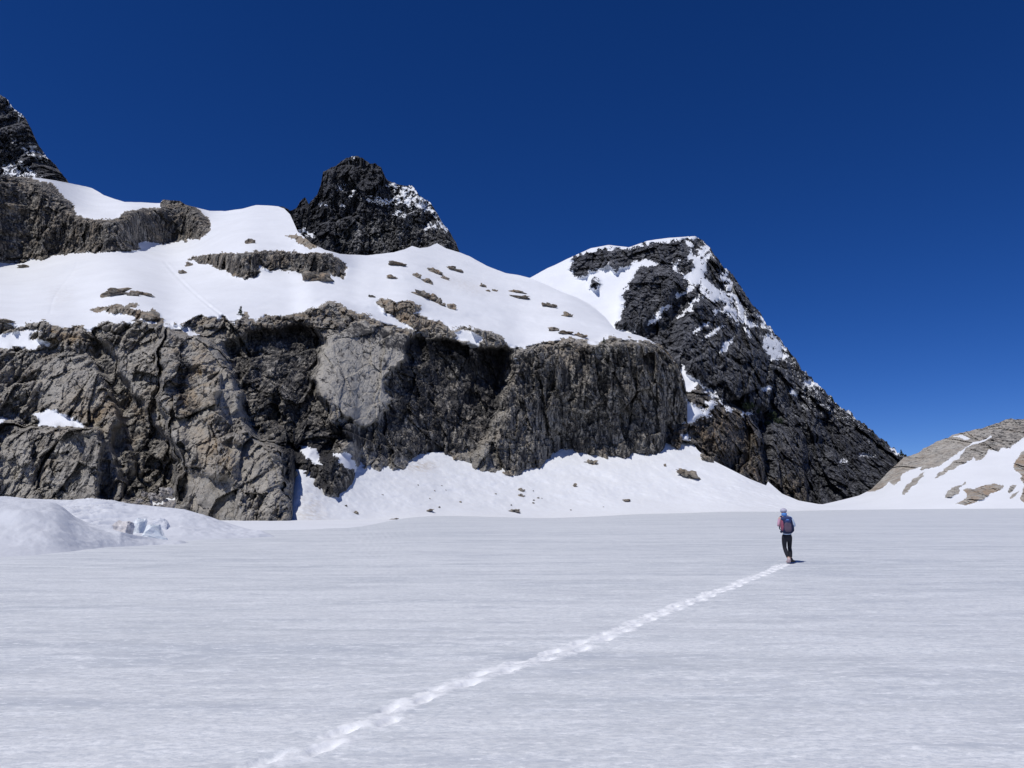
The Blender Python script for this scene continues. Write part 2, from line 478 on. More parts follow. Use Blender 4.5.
def apron_D(X, Y):
    """hollow snow slope rising from the shore: solves z(D) along each sight line"""
    D0 = SHORE_D(X) * 0.985; _, T0 = tangents(X, SHORE_Y(X) + 1.0); z0 = EYE + T0 * D0
    _, T = tangents(X, Y); k = APRON_TAN(X)
    z = lambda d: z0 + k * ((d - D0) - 22 * (1 - np.exp(-np.maximum(d - D0, 0) / 22))) + 0.012 * (d - D0)
    lo = np.broadcast_to(D0, T.shape).copy(); hi = lo + 700
    for _ in range(40):
        m = 0.5 * (lo + hi); below = z(m) < EYE + T * m
        lo = np.where(below, m, lo); hi = np.where(below, hi, m)
    return 0.5 * (lo + hi)

def min_filter(fn, r):
    return lambda x: np.min(np.stack([fn(np.asarray(x, float) + o) for o in np.linspace(-r, r, 2 * int(r) + 1)]), 0)

def build_apron():
    xs = np.arange(100, 872, 1.0); X = xs[None, :]
    t = np.linspace(0, 1, 110)[:, None]
    yA = SHORE_Y(X) + 1.0
    yB = smooth_curve(min_filter(C1, 12), 6)(X) - 5
    yB = yB + (C1(X) - yB) * sstep(684, 700, X)
    Y = yA + (yB - yA) * t; XX = X + 0 * Y
    D = apron_D(XX, Y)
    P0 = place(XX, Y, D)
    n = 1.5 * fbm(P0[..., 0] / 26, P0[..., 1] / 26, P0[..., 2] / 26, 5, 31) + 0.35 * fbm(P0[..., 0] / 4, P0[..., 1] / 4, P0[..., 2] / 4, 3, 37)
    D = D + n * sstep(0.02, 0.25, t) * 1.6
    P = place(XX, Y, D)
    d1 = np.exp(-(((X - 268) / 26) ** 2 + ((Y - 514) / 9) ** 2)) * 0.9 * (Y < 527)
    d2 = np.exp(-(((X - 420) / 14) ** 2 + ((Y - 466) / 5) ** 2)) * 0.9
    d3 = np.exp(-(((X - 310) / 14) ** 2 + ((Y - 512) / 20) ** 2)) * 0.45
    d4 = np.exp(-(((X - 222) / 24) ** 2 + ((Y - 514) / 10) ** 2)) * 0.95
    dirt = d1 * 0.6 + d2 + d3 + d4 + 0.08
    SURF['apron'] = (XX, Y, D)
    mesh_from_arrays("snow_slope", P.reshape(-1, 3), grid_quads(*P.shape[:2]), M_SNOW, {'dirt': dirt}, True, 'structure')
build_apron()

# ---- main massif: cliff band and the snowfield above it
C2 = curve([(-300, 318), (-60, 326), (0, 320), (19, 327), (31, 323), (45, 322), (55, 326), (75, 326), (90, 330.5), (98, 325), (106, 321.5), (122, 323), (137, 321.5), (156, 323),
            (166, 325), (176, 326), (186, 322), (200, 317.5), (225, 318.5), (234, 323), (244, 314), (256, 321.5), (266, 315.5), (281, 315.5), (300, 314), (312.5, 307),
            (332, 300.6), (347, 309), (372, 316), (379, 321), (397, 325.6), (419, 332), (432, 328), (450, 328), (464, 328), (482, 330), (500, 335), (505, 341), (509, 347.5), (529, 345.6), (545, 342),
            (557, 339), (576, 339), (595, 343.5), (614, 335), (635, 342), (645, 339), (653, 342), (664, 350), (679, 366), (684, 384), (690, 420)])
D2 = curve([(-300, 350), (0, 385), (100, 392), (160, 400), (240, 432), (330, 478), (400, 505), (450, 525), (510, 530), (560, 545), (640, 570), (690, 590)])
C3 = curve([(-300, 95), (-80, 140), (0, 176), (40, 178), (67, 182.5), (80, 185), (92, 188), (104, 195), (125, 202), (160, 203), (163, 199.5), (170, 200.5), (180, 201), (185, 204.5), (195, 207), (210, 210.5), (225, 210.8), (242, 209),
            (256, 205), (268, 205), (278, 206), (284, 208), (290, 214), (298, 232), (312, 244), (325, 250), (340, 254), (366, 255.5), (394, 252.5), (404, 250), (412, 246), (420, 248), (428, 247), (437, 243), (446, 248), (452, 250), (458, 252), (469, 256),
            (487, 266), (506, 273), (520, 275.5), (530, 278.5), (545, 284), (560, 291), (576, 297), (590, 304), (605, 317), (614, 328), (620, 331), (630, 333.5), (642, 336.5), (662, 346), (675, 358), (685, 381), (690, 417)])
C3V = curve([(-300, 95), (-80, 140), (0, 176), (67, 183), (104, 195), (140, 202), (210, 209), (256, 206), (286, 207), (340, 219), (400, 234), (458, 250), (487, 266), (520, 275.5), (545, 284), (576, 297), (605, 316), (620, 330), (642, 336.5), (662, 346), (675, 358), (690, 400)])
D3 = curve([(-300, 850), (0, 900), (250, 960), (340, 1010), (458, 960), (530, 850), (590, 740), (614, 680), (642, 600), (690, 596)])

RIDGES = dict(
    upper_band=[(-300, 130), (-40, 172), (0, 171), (15, 176), (32, 180), (50, 184), (60, 192.5), (72.5, 205), (77.5, 216), (92.5, 220), (117.5, 219), (122.5, 212.5), (140, 209), (160, 208), (161.5, 198), (180, 198), (195, 207),
                (207.5, 217.5), (211, 230), (200, 240), (185, 241), (172.5, 244), (155, 242.5), (138, 244), (140, 250), (107, 252.5), (72.5, 253), (45, 259), (15, 262.5), (0, 264), (-300, 290)],
    middle_band=[(185, 258.5), (200, 256), (219, 253), (240.6, 254), (256, 251), (275, 250.6), (300, 253), (319, 253), (331, 254), (345, 263), (345.5, 279), (331, 276), (319, 275),
                 (306, 275), (278, 270), (259, 267), (257, 277), (240.6, 279), (225, 271), (206, 265), (196, 262)],
    knob=[(284, 234.5), (298, 235), (312, 241), (318, 249), (306, 247.5), (288, 238)],
    spur=[(376, 301), (383, 299), (391, 299), (397, 305), (403, 301), (412, 300.5), (421, 306), (421, 311), (411, 312), (420, 314), (428, 320), (439, 321), (449, 328), (450, 340), (430, 337), (414, 330), (400, 321), (388, 313), (377, 306)],
    slab=[(89, 310), (99, 306.5), (120, 306), (128, 304.5), (140, 306.5), (130, 308.5), (147, 311), (152, 307.5), (158, 312), (163, 321), (162, 326), (150, 323), (140, 319), (128, 315), (118, 314), (97, 313)],
)
SNOW_IN_CLIFF = [
    [(-300, 335), (0, 335), (15, 331), (41, 331), (28, 336), (46, 344), (34, 349), (0, 347.5), (-300, 350)],
    [(32, 415), (47, 409), (60, 413), (72, 418), (84, 425.5), (82, 428), (60, 426.5), (38, 427), (40, 421)],
    [(-300, 415), (0, 415.5), (9, 420), (0, 423), (-300, 424)],
    
    [(298, 446), (304, 446), (316, 450), (319, 458), (322, 466), (313, 463), (305, 460), (302, 455)],
    [(331, 456), (335.5, 452.5), (347, 454), (357, 461), (357, 475), (347, 469), (340, 464), (338, 458)],
    [(162, 323), (178, 324), (187, 327), (200, 336), (193, 336), (180, 330), (166, 328)],
    [(455, 333), (462, 330), (474, 333), (482, 338), (478, 347), (470, 347), (468, 341), (455, 340)],
    [(511, 358), (517, 359), (514, 363)],
    [(28, 339), (33, 338), (52, 345), (45, 347)],
]
SLABS = [
    ([(325, 338), (360, 319), (410, 335), (407, 357), (388, 366), (388, 410), (372, 424), (360, 426), (344, 416), (310, 379)], 0.78, 0.92),
    ([(33, 362), (60, 358), (100, 366), (104, 400), (90, 412), (40, 408)], 0.55, 0.55),
    ([(165, 332), (196, 336), (222, 356), (226, 372), (200, 366), (172, 352)], 0.55, 0.35),
    ([(186, 374), (212, 378), (216, 414), (196, 420), (186, 400)], 0.6, 0.25),
    ([(174, 418), (204, 420), (214, 444), (206, 460), (186, 448)], 0.55, 0.55),
    ([(226, 442), (262, 446), (280, 460), (286, 486), (270, 500), (240, 480)], 0.5, 0.4),
    ([(188, 474), (228, 476), (240, 500), (240, 530), (190, 520)], 0.75, 0.2),
    ([(218, 362), (238, 392), (242, 416), (232, 424), (218, 400)], 0.55, 0.35),
    ([(0, 436), (30, 434), (34, 500), (0, 500)], 0.45, 0.7),
    ([(60, 432), (98, 432), (98, 500), (64, 500)], 0.5, 0.1),
    ([(100, 345), (128, 350), (140, 390), (118, 392), (104, 370)], 0.5, 0.25),
    ([(106, 400), (132, 410), (146, 440), (140, 480), (108, 470)], 0.5, 0.2),
    ([(256, 340), (296, 330), (306, 360), (290, 396), (262, 380)], 0.45, 0.1),
    ([(430, 360), (470, 356), (474, 400), (440, 410)], 0.4, 0.1),
    ([(548, 348), (578, 350), (574, 380), (552, 384)], 0.4, 0.3),
]
RELIEF = [  # polygon, metres towards the viewer, softness, metres per 100 px of bearing
    ([(-300, 421), (0, 421), (38, 427), (82, 428), (94, 427), (101, 433), (100, 530), (-300, 530)], 20, 1.6, 0),
    ([(-300, 350), (31, 348), (103, 364), (118, 400), (135, 460), (120, 510), (-300, 510)], 7, 3, 0),
    ([(85, 334), (103, 342), (125, 380), (150, 420), (172, 440), (190, 475), (182, 505), (130, 500), (112, 440), (120, 410), (100, 370)], -13, 2, 0),
    ([(167, 325), (200, 336), (226, 357), (240, 395), (243, 420), (262, 440), (280, 450), (287, 480), (292.5, 510), (292, 545), (240, 550), (170, 545), (176, 480), (170, 440), (160, 400), (158, 350)], 22, 2.0, -12),
    ([(226, 345), (250, 333), (300, 325), (325, 340), (312, 380), (330, 420), (350, 440), (330, 460), (295, 452), (262, 440), (243, 420), (240, 395)], -20, 2.0, -6),
    ([(325, 338), (360, 319), (410, 335), (407, 357), (388, 366), (388, 410), (372, 424), (360, 426), (344, 416), (310, 379)], 11, 0.9, 20),
    ([(410, 335), (480, 345), (505, 350), (500, 395), (480, 450), (440, 462), (390, 462), (360, 440), (346, 424), (372, 426), (390, 409), (390, 366), (408, 357)], -8, 1.6, -18),
    ([(482, 348), (511, 349), (512, 370), (500, 400), (488, 440), (468, 455), (468, 400)], -9, 2, -16),
    ([(513, 352), (560, 342), (640, 342), (680, 370), (686, 410), (672, 450), (620, 455), (550, 458), (515, 476), (488, 474), (500, 425), (512, 385)], 12, 1.6, 4),
    ([(648, 340), (690, 350), (700, 470), (640, 470)], -9, 7, 0),
    ([(282, 452), (300, 445), (340, 455), (357, 470), (350, 500), (310, 500), (290, 480)], 5, 3, 0),
]
STAIN_SHADE = [  # wet streaks, plus shade of recesses and gullies painted as dark rock
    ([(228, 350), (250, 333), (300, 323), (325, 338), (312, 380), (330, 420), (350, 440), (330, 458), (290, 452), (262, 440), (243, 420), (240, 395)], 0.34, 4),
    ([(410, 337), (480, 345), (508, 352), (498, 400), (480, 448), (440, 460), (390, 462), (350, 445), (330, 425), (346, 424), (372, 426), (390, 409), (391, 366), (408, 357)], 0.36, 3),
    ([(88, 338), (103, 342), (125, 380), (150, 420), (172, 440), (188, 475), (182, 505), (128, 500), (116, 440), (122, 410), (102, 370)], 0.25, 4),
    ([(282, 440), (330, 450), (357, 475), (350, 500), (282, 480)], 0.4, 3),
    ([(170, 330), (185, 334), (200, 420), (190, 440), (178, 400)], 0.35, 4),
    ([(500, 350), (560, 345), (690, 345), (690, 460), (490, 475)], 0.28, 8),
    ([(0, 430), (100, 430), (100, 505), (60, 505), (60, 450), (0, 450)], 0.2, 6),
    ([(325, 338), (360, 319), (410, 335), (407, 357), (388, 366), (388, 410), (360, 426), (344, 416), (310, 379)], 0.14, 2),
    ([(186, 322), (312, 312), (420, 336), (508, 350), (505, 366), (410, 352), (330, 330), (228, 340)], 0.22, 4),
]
WARM = [
    ([(170, 330), (200, 338), (215, 380), (205, 440), (235, 450), (230, 470), (195, 450), (178, 400)], 0.8, 6),
    ([(30, 330), (90, 328), (92, 345), (40, 340)], 0.9, 4),
    ([(60, 380), (140, 395), (140, 470), (100, 430), (60, 420)], 0.5, 8),
    ([(186, 318), (312, 308), (330, 302), (420, 330), (420, 340), (330, 325), (190, 330)], 0.5, 5),
    ([(540, 345), (590, 345), (590, 370), (540, 370)], 0.4, 8),
    ([(430, 454), (460, 454), (455, 462), (430, 462)], 0.8, 3),
]

def relief_rocks(P, scale, aniso=(1, 1, 1.7), amp=1.0, rot=0.0, seed=3, warp=0.07, ysc=0.3, flute=0.0, ledge=0.0, tz=1.0):
    x0, y, z0 = P[..., 0], P[..., 1] * ysc, P[..., 2]
    x, z = x0, z0
    if rot:
        c, s = math.cos(rot), math.sin(rot)
        x, z = c * x + s * z, -s * x + c * z
    R = np.zeros(x.shape); E = np.zeros(x.shape)
    for i, (s, a, tl) in enumerate(((1.0, 0.22, 2.6), (0.45, 0.14, 2.8), (0.2, 0.08, 2.6), (0.09, 0.05, 2.2), (0.045, 0.024, 2.0))):
        L = scale * s
        wx = warp * fbm(x / (L * 0.7), y / L, z / (L * 0.7), 3, seed + 91 + i) * L
        wz = warp * fbm(x / (L * 0.7), y / L, z / (L * 0.7), 3, seed + 95 + i) * L
        az = 1 + (aniso[2] - 1) * 0.8 ** i; ax = 1 + (aniso[0] - 1) * 0.8 ** i
        v, e = facets((x + wx) / (L * ax), y / L, (z + wz) / (L * az), seed + i * 7, tl, tz)
        R += a * scale * v * amp
        if i in (0, 1):
            R -= a * scale * 0.35 * np.clip(0.035 - e, 0, 1) / 0.035 * amp
    if flute:      # water-worn vertical grooves and joints
        g = fbm(x0 / 5.0, y / 9.0, z0 / 60.0, 5, seed + 41, 0.62)
        R += flute * (1.4 * g + 0.9 * np.abs(perlin(x0 / 11.0, y / 20.0, z0 / 90.0, seed + 47)))
    if ledge:      # bedding: steep risers, narrow treads
        zz = z0 + 0.12 * x0 + 7 * fbm(x0 / 60.0, y / 60.0, z0 / 40.0, 4, seed + 61)
        for h, k in ((13.0, 1.0), (4.6, 0.7)):
            f = (zz / h) % 1.0
            m = sstep(-0.25, 0.25, fbm(x0 / 40.0 + h, y / 50.0, z0 / 25.0, 3, seed + 67))
            R += ledge * k * h * 0.16 * (f - 0.5) * m
    R += 0.03 * scale * amp * fbm(x / (scale * 0.18), y / (scale * 0.3), z / (scale * 0.25), 5, seed + 55, 0.65)
    return R, E

def poly_sum(items, X, Y, use_tilt=False):
    o = np.zeros(X.shape)
    for it in items:
        m = inside(it[0], X, Y).astype(float)
        if not m.any(): continue
        v = m * it[1]
        if use_tilt and it[3]:
            cx = np.mean([p[0] for p in it[0]])
            v = v + m * it[3] * (X - cx) / 100.0
        o = o + blur(v, it[2] * 1.1, it[2] * 1.1)
    return o

def build_massif():
    xs = np.arange(-300, 688, 0.86); X = xs[None, :]
    c1s, c2s = smooth_curve(C1, 25), smooth_curve(C2, 9)
    bot = smooth_curve(lambda g: -min_filter(lambda u: -C1(u), 9)(g), 5)(X) + 12
    top = C3(X) + col_noise(xs, 8, 30, 0.5)[None, :] + (1.5 * sstep(640, 650, xs) * fbm(xs / 8, 0 * xs, 0 * xs, 4, 13, 0.6))[None, :]
    bot = np.maximum(bot, top + 8)
    tops = np.minimum(smooth_curve(C3V, 14)(X) - 5, bot - 8)
    bot = blur(bot, 6, 0)
    t = np.linspace(0, 1, 360)[:, None]
    Y = bot + (tops - bot) * t
    XX = np.broadcast_to(X, Y.shape).copy()
    # distances: foot of the wall stands on the apron, rim, skyline
    d1 = apron_D(xs[None, :], C1(X)) - 1.0
    d1s = blur(d1, 24, 0); d1 = blur(d1, 3, 0)
    c1x, c2x = np.minimum(c1s(X), bot - 4), c2s(X)
    c2x = np.minimum(c2x, c1x - 4); c3x = np.minimum(smooth_curve(C3V, 14)(X), c2x - 1.5)
    d2 = np.maximum(smooth_curve(D2, 20)(X), d1s + 5); d3 = np.maximum(smooth_curve(D3, 12)(X), d2 + 3)
    def prof(yA, DA, yB, DB):
        _, T = tangents(XX, Y); _, TA = tangents(X, yA); _, TB = tangents(X, yB)
        m = (TB * DB - TA * DA) / (DB - DA)
        return (TA * DA - m * DA) / np.where(np.abs(T - m) < 1e-6, 1e-6, T - m)
    Dc = np.clip(prof(c1x, d1s, c2x, d2), d1s * 0 + d1s - 2, d2)
    Ds = np.clip(prof(c2x, d2, c3x, d3), d2, d3 * 1.02)
    D = np.where(Y > c2x, Dc, Ds)
    # ragged edges between rock and snow
    wx = 2.6 * fbm(XX / 13, Y / 9, 0 * Y, 5, 61, 0.65); wy = 2.4 * fbm(XX / 12, Y / 7, 0 * Y + 5, 5, 71, 0.65)
    Xm, Ym = XX + wx, Y + wy
    upper = Y < C2(XX) + 1.6 * wy
    ids = np.where(upper, 0, 1)
    for j, nm in enumerate(RIDGES):
        ids[inside(RIDGES[nm], Xm, Ym) & upper] = 2 + j
    for p in SNOW_IN_CLIFF:
        ids[inside(p, Xm, Ym)] = 0
    ids[(XX > 655) & (Y < C3(XX) + 4)] = 1
    rock = (ids > 0).astype(float)
    # the snowfield climbs in steps: bands of rock are steep, the snow between them lies flatter
    above = sstep(0, 3, c2x - Y)
    r2 = blur(rock * above, 3, 1.2)
    inc = np.diff(D, axis=0); r2 = r2[1:]; ab = above[1:]
    kept = inc * (1 - 0.94 * r2)
    lost = (inc - kept).sum(0); free = (inc * (1 - r2) * ab).sum(0)
    sc = np.clip(1 + lost / np.maximum(free, 5.0), 1.0, 2.6)
    sc = blur(sc[None, :], 34, 0)
    inc2 = inc * 0.06 * r2 + inc * (1 - r2) * (1 + (sc - 1) * ab)
    Dn = D[:1] + np.concatenate([np.zeros((1, D.shape[1])), np.cumsum(inc2, 0)], 0)
    smx = blur(blur(Dn, 16, 2.5), 3, 1) * (1 - 0.6 * blur(rock, 3, 2)) + 0.6 * blur(rock, 3, 2) * blur(Dn, 6, 1.0); ab2 = blur(above, 0, 3)
    D = np.where(above > 0, Dn * (1 - ab2) + smx * ab2, Dn)
    D = D + (d1 - d1s) * np.exp(-np.clip((C1(X) - Y), 0, None) / 45.0) * (1 - above)
    low = 1 - blur(above, 0, 3)
    fx = 4.6 * fbm(XX / 34, Y / 24, 0 * Y, 6, 661, 0.78); fy = 4.0 * fbm(XX / 34, Y / 24, 0 * Y + 5, 6, 671, 0.78)
    foot = np.where(XX > 300, 0.2 + 0.8 * sstep(0, 95, C1(XX) - Y), 1.0); foot = blur(foot, 6, 2)
    off = poly_sum(RELIEF, XX + fx, Y + fy, True) * low * foot
    rb = blur(rock, 1.8, 1.3)
    D = D - off
    P0 = place(XX, Y, D)
    R, E = relief_rocks(P0, 26.0, (1, 1, 2.3), 0.95, 0.14, 3, 0.07, 0.3, 0.75, 1.0)
    amp = 0.7 + 0.3 * low
    # the pale smooth wall is one big slab, little broken
    sm = np.zeros(Y.shape); pale = np.zeros(Y.shape)
    for pg, k_, pl in SLABS:
        m_ = inside(pg, XX + fx * 0.8, Y + fy * 0.8).astype(float)
        sm = np.maximum(sm, k_ * m_); pale = np.maximum(pale, pl * m_)
    sm = blur(sm, 2.0); pale = blur(pale, 1.2)
    amp = amp * (1 - sm)
    D = D - R * rb * amp * (0.45 + 0.55 * foot)
    sn = 1 - rb
    # wind-shaped snow, a runnel and small sluffs
    ns = 9 * fbm(P0[..., 0] / 70, P0[..., 1] / 140, P0[..., 2] / 45, 4, 41, 0.45) + 1.6 * fbm(P0[..., 0] / 16, P0[..., 1] / 60, P0[..., 2] / 24, 3, 45) + 0.5 * fbm(P0[..., 0] / 9, P0[..., 1] / 14, P0[..., 2] / 9, 4, 43)
    run = np.abs((XX - 163) - (Y - 262) * 1.12 - 4 * np.sin(Y / 17))
    ns = ns + 1.6 * np.exp(-(run / 1.6) ** 2) * ((Y > 262) & (Y < 318)) - 1.2 * np.exp(-((run - 3) / 1.6) ** 2) * ((Y > 262) & (Y < 318))
    run2 = np.abs((XX - 72) + (Y - 268) * 0.5 + 3 * np.sin(Y / 9.0)); run3 = np.abs((XX - 396) - (Y - 268) * 1.5 - 5 * np.sin(Y / 6.0))
    ns = ns + 1.1 * np.exp(-(run2 / 1.5) ** 2) * ((Y > 262) & (Y < 314)) - 0.9 * np.exp(-(run3 / 1.8) ** 2) * ((Y > 262) & (Y < 296))
    D = D + ns * sn * (1 - 0.7 * low)
    # cut the slope off along its crest
    for c in range(Y.shape[1]):
        over = Y[:, c] < top[0, c]
        if over.any():
            D[over, c] = np.interp(top[0, c], Y[::-1, c], D[::-1, c]); Y[over, c] = top[0, c]
    P = place(XX, Y, D)
    stain = poly_sum(STAIN_SHADE, XX + fx, Y + fy); warm = poly_sum(WARM, XX + fx, Y + fy)
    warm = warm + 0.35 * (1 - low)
    stain = stain + 0.30 * (1 - low) * ((ids == 2) | (ids == 3))  # streaks and painted shade darken the upper and middle bands
    dust = -0.08 + 0 * Y + 0.10 * np.exp(-((Y - C2(XX)) / 14) ** 2)
    dust = dust + 0.06 * (1 - low) - 0.3 * stain
    dirt = 0.04 + 0.34 * np.exp(-(((XX - 462) / 30) ** 2 + ((Y - 284 - 0.35 * (XX - 462)) / 7) ** 2)) + 0.22 * np.exp(-(((XX - 60) / 14) ** 2 + ((Y - 296) / 12) ** 2))
    SURF['massif'] = (XX, Y, D)
    nb = 4
    P = back_side(P)
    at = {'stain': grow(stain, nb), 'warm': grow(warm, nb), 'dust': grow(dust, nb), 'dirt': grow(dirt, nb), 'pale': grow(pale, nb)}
    ids = grow(ids, nb)
    table = {0: ("snowfield", M_SNOW, True), 1: ("cliff", M_CLIFF, False)}
    for j, nm in enumerate(RIDGES): table[2 + j] = ("rock_band", M_SLAB if nm in ('spur', 'slab', 'knob') else M_CLIFF, False)
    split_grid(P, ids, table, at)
build_massif()

# ---- right-hand peak
PEAK_SKY = curve([(500, 276), (530, 278), (548, 268), (573, 256), (591, 248), (609, 245), (629, 247), (647, 240.5), (670, 237.4), (695, 236), (703, 240.5), (713, 252), (728, 269.7), (741, 286),
                  (753.6, 306.5), (767.6, 324), (780, 338.5), (789, 350), (801, 369), (818, 384), (837, 402), (856, 418), (875, 435), (891.6, 448.5), (902.5, 454), (930, 462), (1000, 476)])
PEAK_SKY_D = curve([(500, 910), (530, 930), (573, 960), (695, 985), (760, 960), (820, 930), (900, 890), (1000, 860)])
PEAK_BOT = curve([(500, 415), (650, 432), (664, 450), (680, 452), (694.7, 459), (711, 468), (730, 477), (749, 487), (766, 493), (782, 501), (798.6, 507), (818, 510), (844, 507), (871, 498), (905, 485), (1000, 490)])
PEAK_BOT_D = curve([(500, 700), (650, 615), (664, 580), (700, 590), (766, 620), (782, 640), (818, 680), (871, 730), (1000, 780)])
PEAK_SNOW = [
    [(500, 270), (530, 275), (548, 262), (573, 252), (591, 246), (600, 244), (640, 238), (670, 234), (697, 233), (697, 237.5), (683, 240), (668, 242), (652, 243), (640, 246), (629, 250), (614, 249), (604, 249),
     (594, 250.5), (588, 252), (581, 254), (572, 260), (570, 268), (572, 277), (586, 278), (590, 270), (597, 271), (608, 264), (611, 268), (612, 271), (622, 268), (632, 264), (645, 258.5), (655, 261), (659, 264.5), (652, 266), (642, 266.5),
     (636, 272), (634, 277), (627, 287), (622, 294), (623, 306.5), (620, 319), (613, 324), (616, 330), (629, 332), (650, 342), (660, 352), (500, 420)],
    [(684, 239), (690, 247), (689, 256), (686, 262), (680, 257), (671, 269), (677, 272), (684, 278), (690, 286), (698, 285), (704, 295), (711, 303), (715, 302), (720, 300), (728, 306), (731, 305), (728, 297), (718, 287),
     (704, 279), (706, 270), (705, 262), (710, 255), (712, 254), (708, 247), (703, 243), (700, 250), (695, 258), (692, 252), (692, 244)],
    [(703, 241), (711, 251), (712, 257), (707, 250), (701, 243)],
    [(722, 265), (727, 270), (730, 282), (737, 298), (745, 310), (748, 318), (743, 324), (738, 316), (734, 304), (728, 294), (726, 284), (720, 278), (716, 280), (720, 274), (725, 274)],
    [(713, 310), (720, 309), (728, 305), (733, 309), (737, 319), (745, 321), (752, 322), (759, 326), (752, 328), (744, 324), (735, 322), (728, 315), (719, 312), (714, 318)],
    [(760, 336), (768, 336), (777, 337), (786, 346), (790, 357), (784, 359), (771, 361), (767, 352)],
    [(756, 315), (762, 324), (770, 333), (779, 342), (776, 336), (766, 322), (757, 312)],
    [(675, 319), (682, 313), (690, 305), (698, 295), (699, 298), (692, 307), (684, 315), (676, 321)],
    [(648, 322), (654, 316), (662, 308), (672, 305), (672, 309), (662, 313), (657, 321), (646, 325)],
    [(674, 296), (683, 290), (691, 286), (693, 289), (686, 294), (676, 299)],
    [(692, 331), (699, 326), (708, 321), (709, 324), (700, 330), (693, 334)],
    [(703, 338), (712, 330), (722, 324), (723, 326), (714, 333), (704, 341)],
    [(719, 354), (722, 343), (730, 338), (735, 336), (732, 342), (727, 346), (726, 353)],
    [(743, 327), (750, 331), (751, 338), (747, 334)],
    [(760, 389), (764, 386), (770, 383.5), (772, 388), (767, 391)],
    [(788, 391), (794, 389), (799, 392), (794, 397)],
    [(804, 376), (811, 378), (818, 383), (823, 387), (814, 387), (806, 384)],
    [(843, 408), (849, 411), (859, 421), (854, 418), (846, 412)],
    [(889, 447), (896, 450), (904, 456), (899, 456), (893, 455)],
    [(858, 455), (866, 452), (876, 455), (868, 458)],
    [(839, 460), (844, 458), (847, 463), (843, 464)],
    [(681, 362), (689, 374), (706, 386), (718, 396), (724, 402), (722, 403.5), (709, 394), (700, 386), (692, 381), (695, 389), (688, 392), (681, 399), (678, 392)],
    [(676, 399), (684, 400), (696, 407), (706, 411), (705, 403), (711, 400), (716, 402), (713, 408), (707, 414), (712, 417), (702, 420), (694, 424), (689, 426), (684, 421), (676, 424)],
    [(723, 403), (729, 407), (736, 411), (731, 412), (727, 410)],
    [(740, 413), (752, 410), (753, 414), (743, 416)],
    [(680, 435), (686, 433), (689, 440), (683, 441)],
]
PEAK_RELIEF = [
    ([(660, 430), (676, 398), (706, 392), (716, 400), (745, 412), (760, 440), (766, 495), (740, 495), (700, 470), (660, 455)], 34, 3, 6),
    ([(770, 480), (768, 430), (790, 420), (806, 440), (806, 510), (785, 510)], 14, 3, 10),
    ([(806, 440), (830, 440), (838, 510), (808, 512)], -14, 4, -10),
    ([(744, 405), (768, 410), (770, 470), (766, 492), (752, 450)], -20, 3, -10),
    ([(698, 296), (718, 305), (722, 345), (700, 380), (680, 360), (676, 325)], 14, 3, 6),
    ([(640, 268), (668, 266), (682, 282), (674, 300), (655, 315), (640, 330), (622, 325), (626, 290)], 20, 4, 4),
    ([(676, 300), (690, 300), (676, 345), (664, 355), (660, 330)], -18, 4, 0),
    ([(722, 330), (760, 345), (750, 400), (720, 390)], 10, 5, 0),
    ([(765, 400), (800, 400), (790, 430), (765, 430)], -12, 5, 0),
]
PEAK_WARM = [
    ([(670, 425), (690, 405), (745, 412), (762, 440), (766, 490), (740, 485), (700, 460), (670, 445)], 1.0, 5),
    ([(768, 440), (806, 430), (806, 505), (780, 495)], 0.6, 5),
]
M_TOE = rock_material("toe_rock", (0.27, 0.255, 0.23), (0.19, 0.18, 0.165), (0.09, 0.088, 0.085), (0.25, 0.195, 0.14), size=1.1)

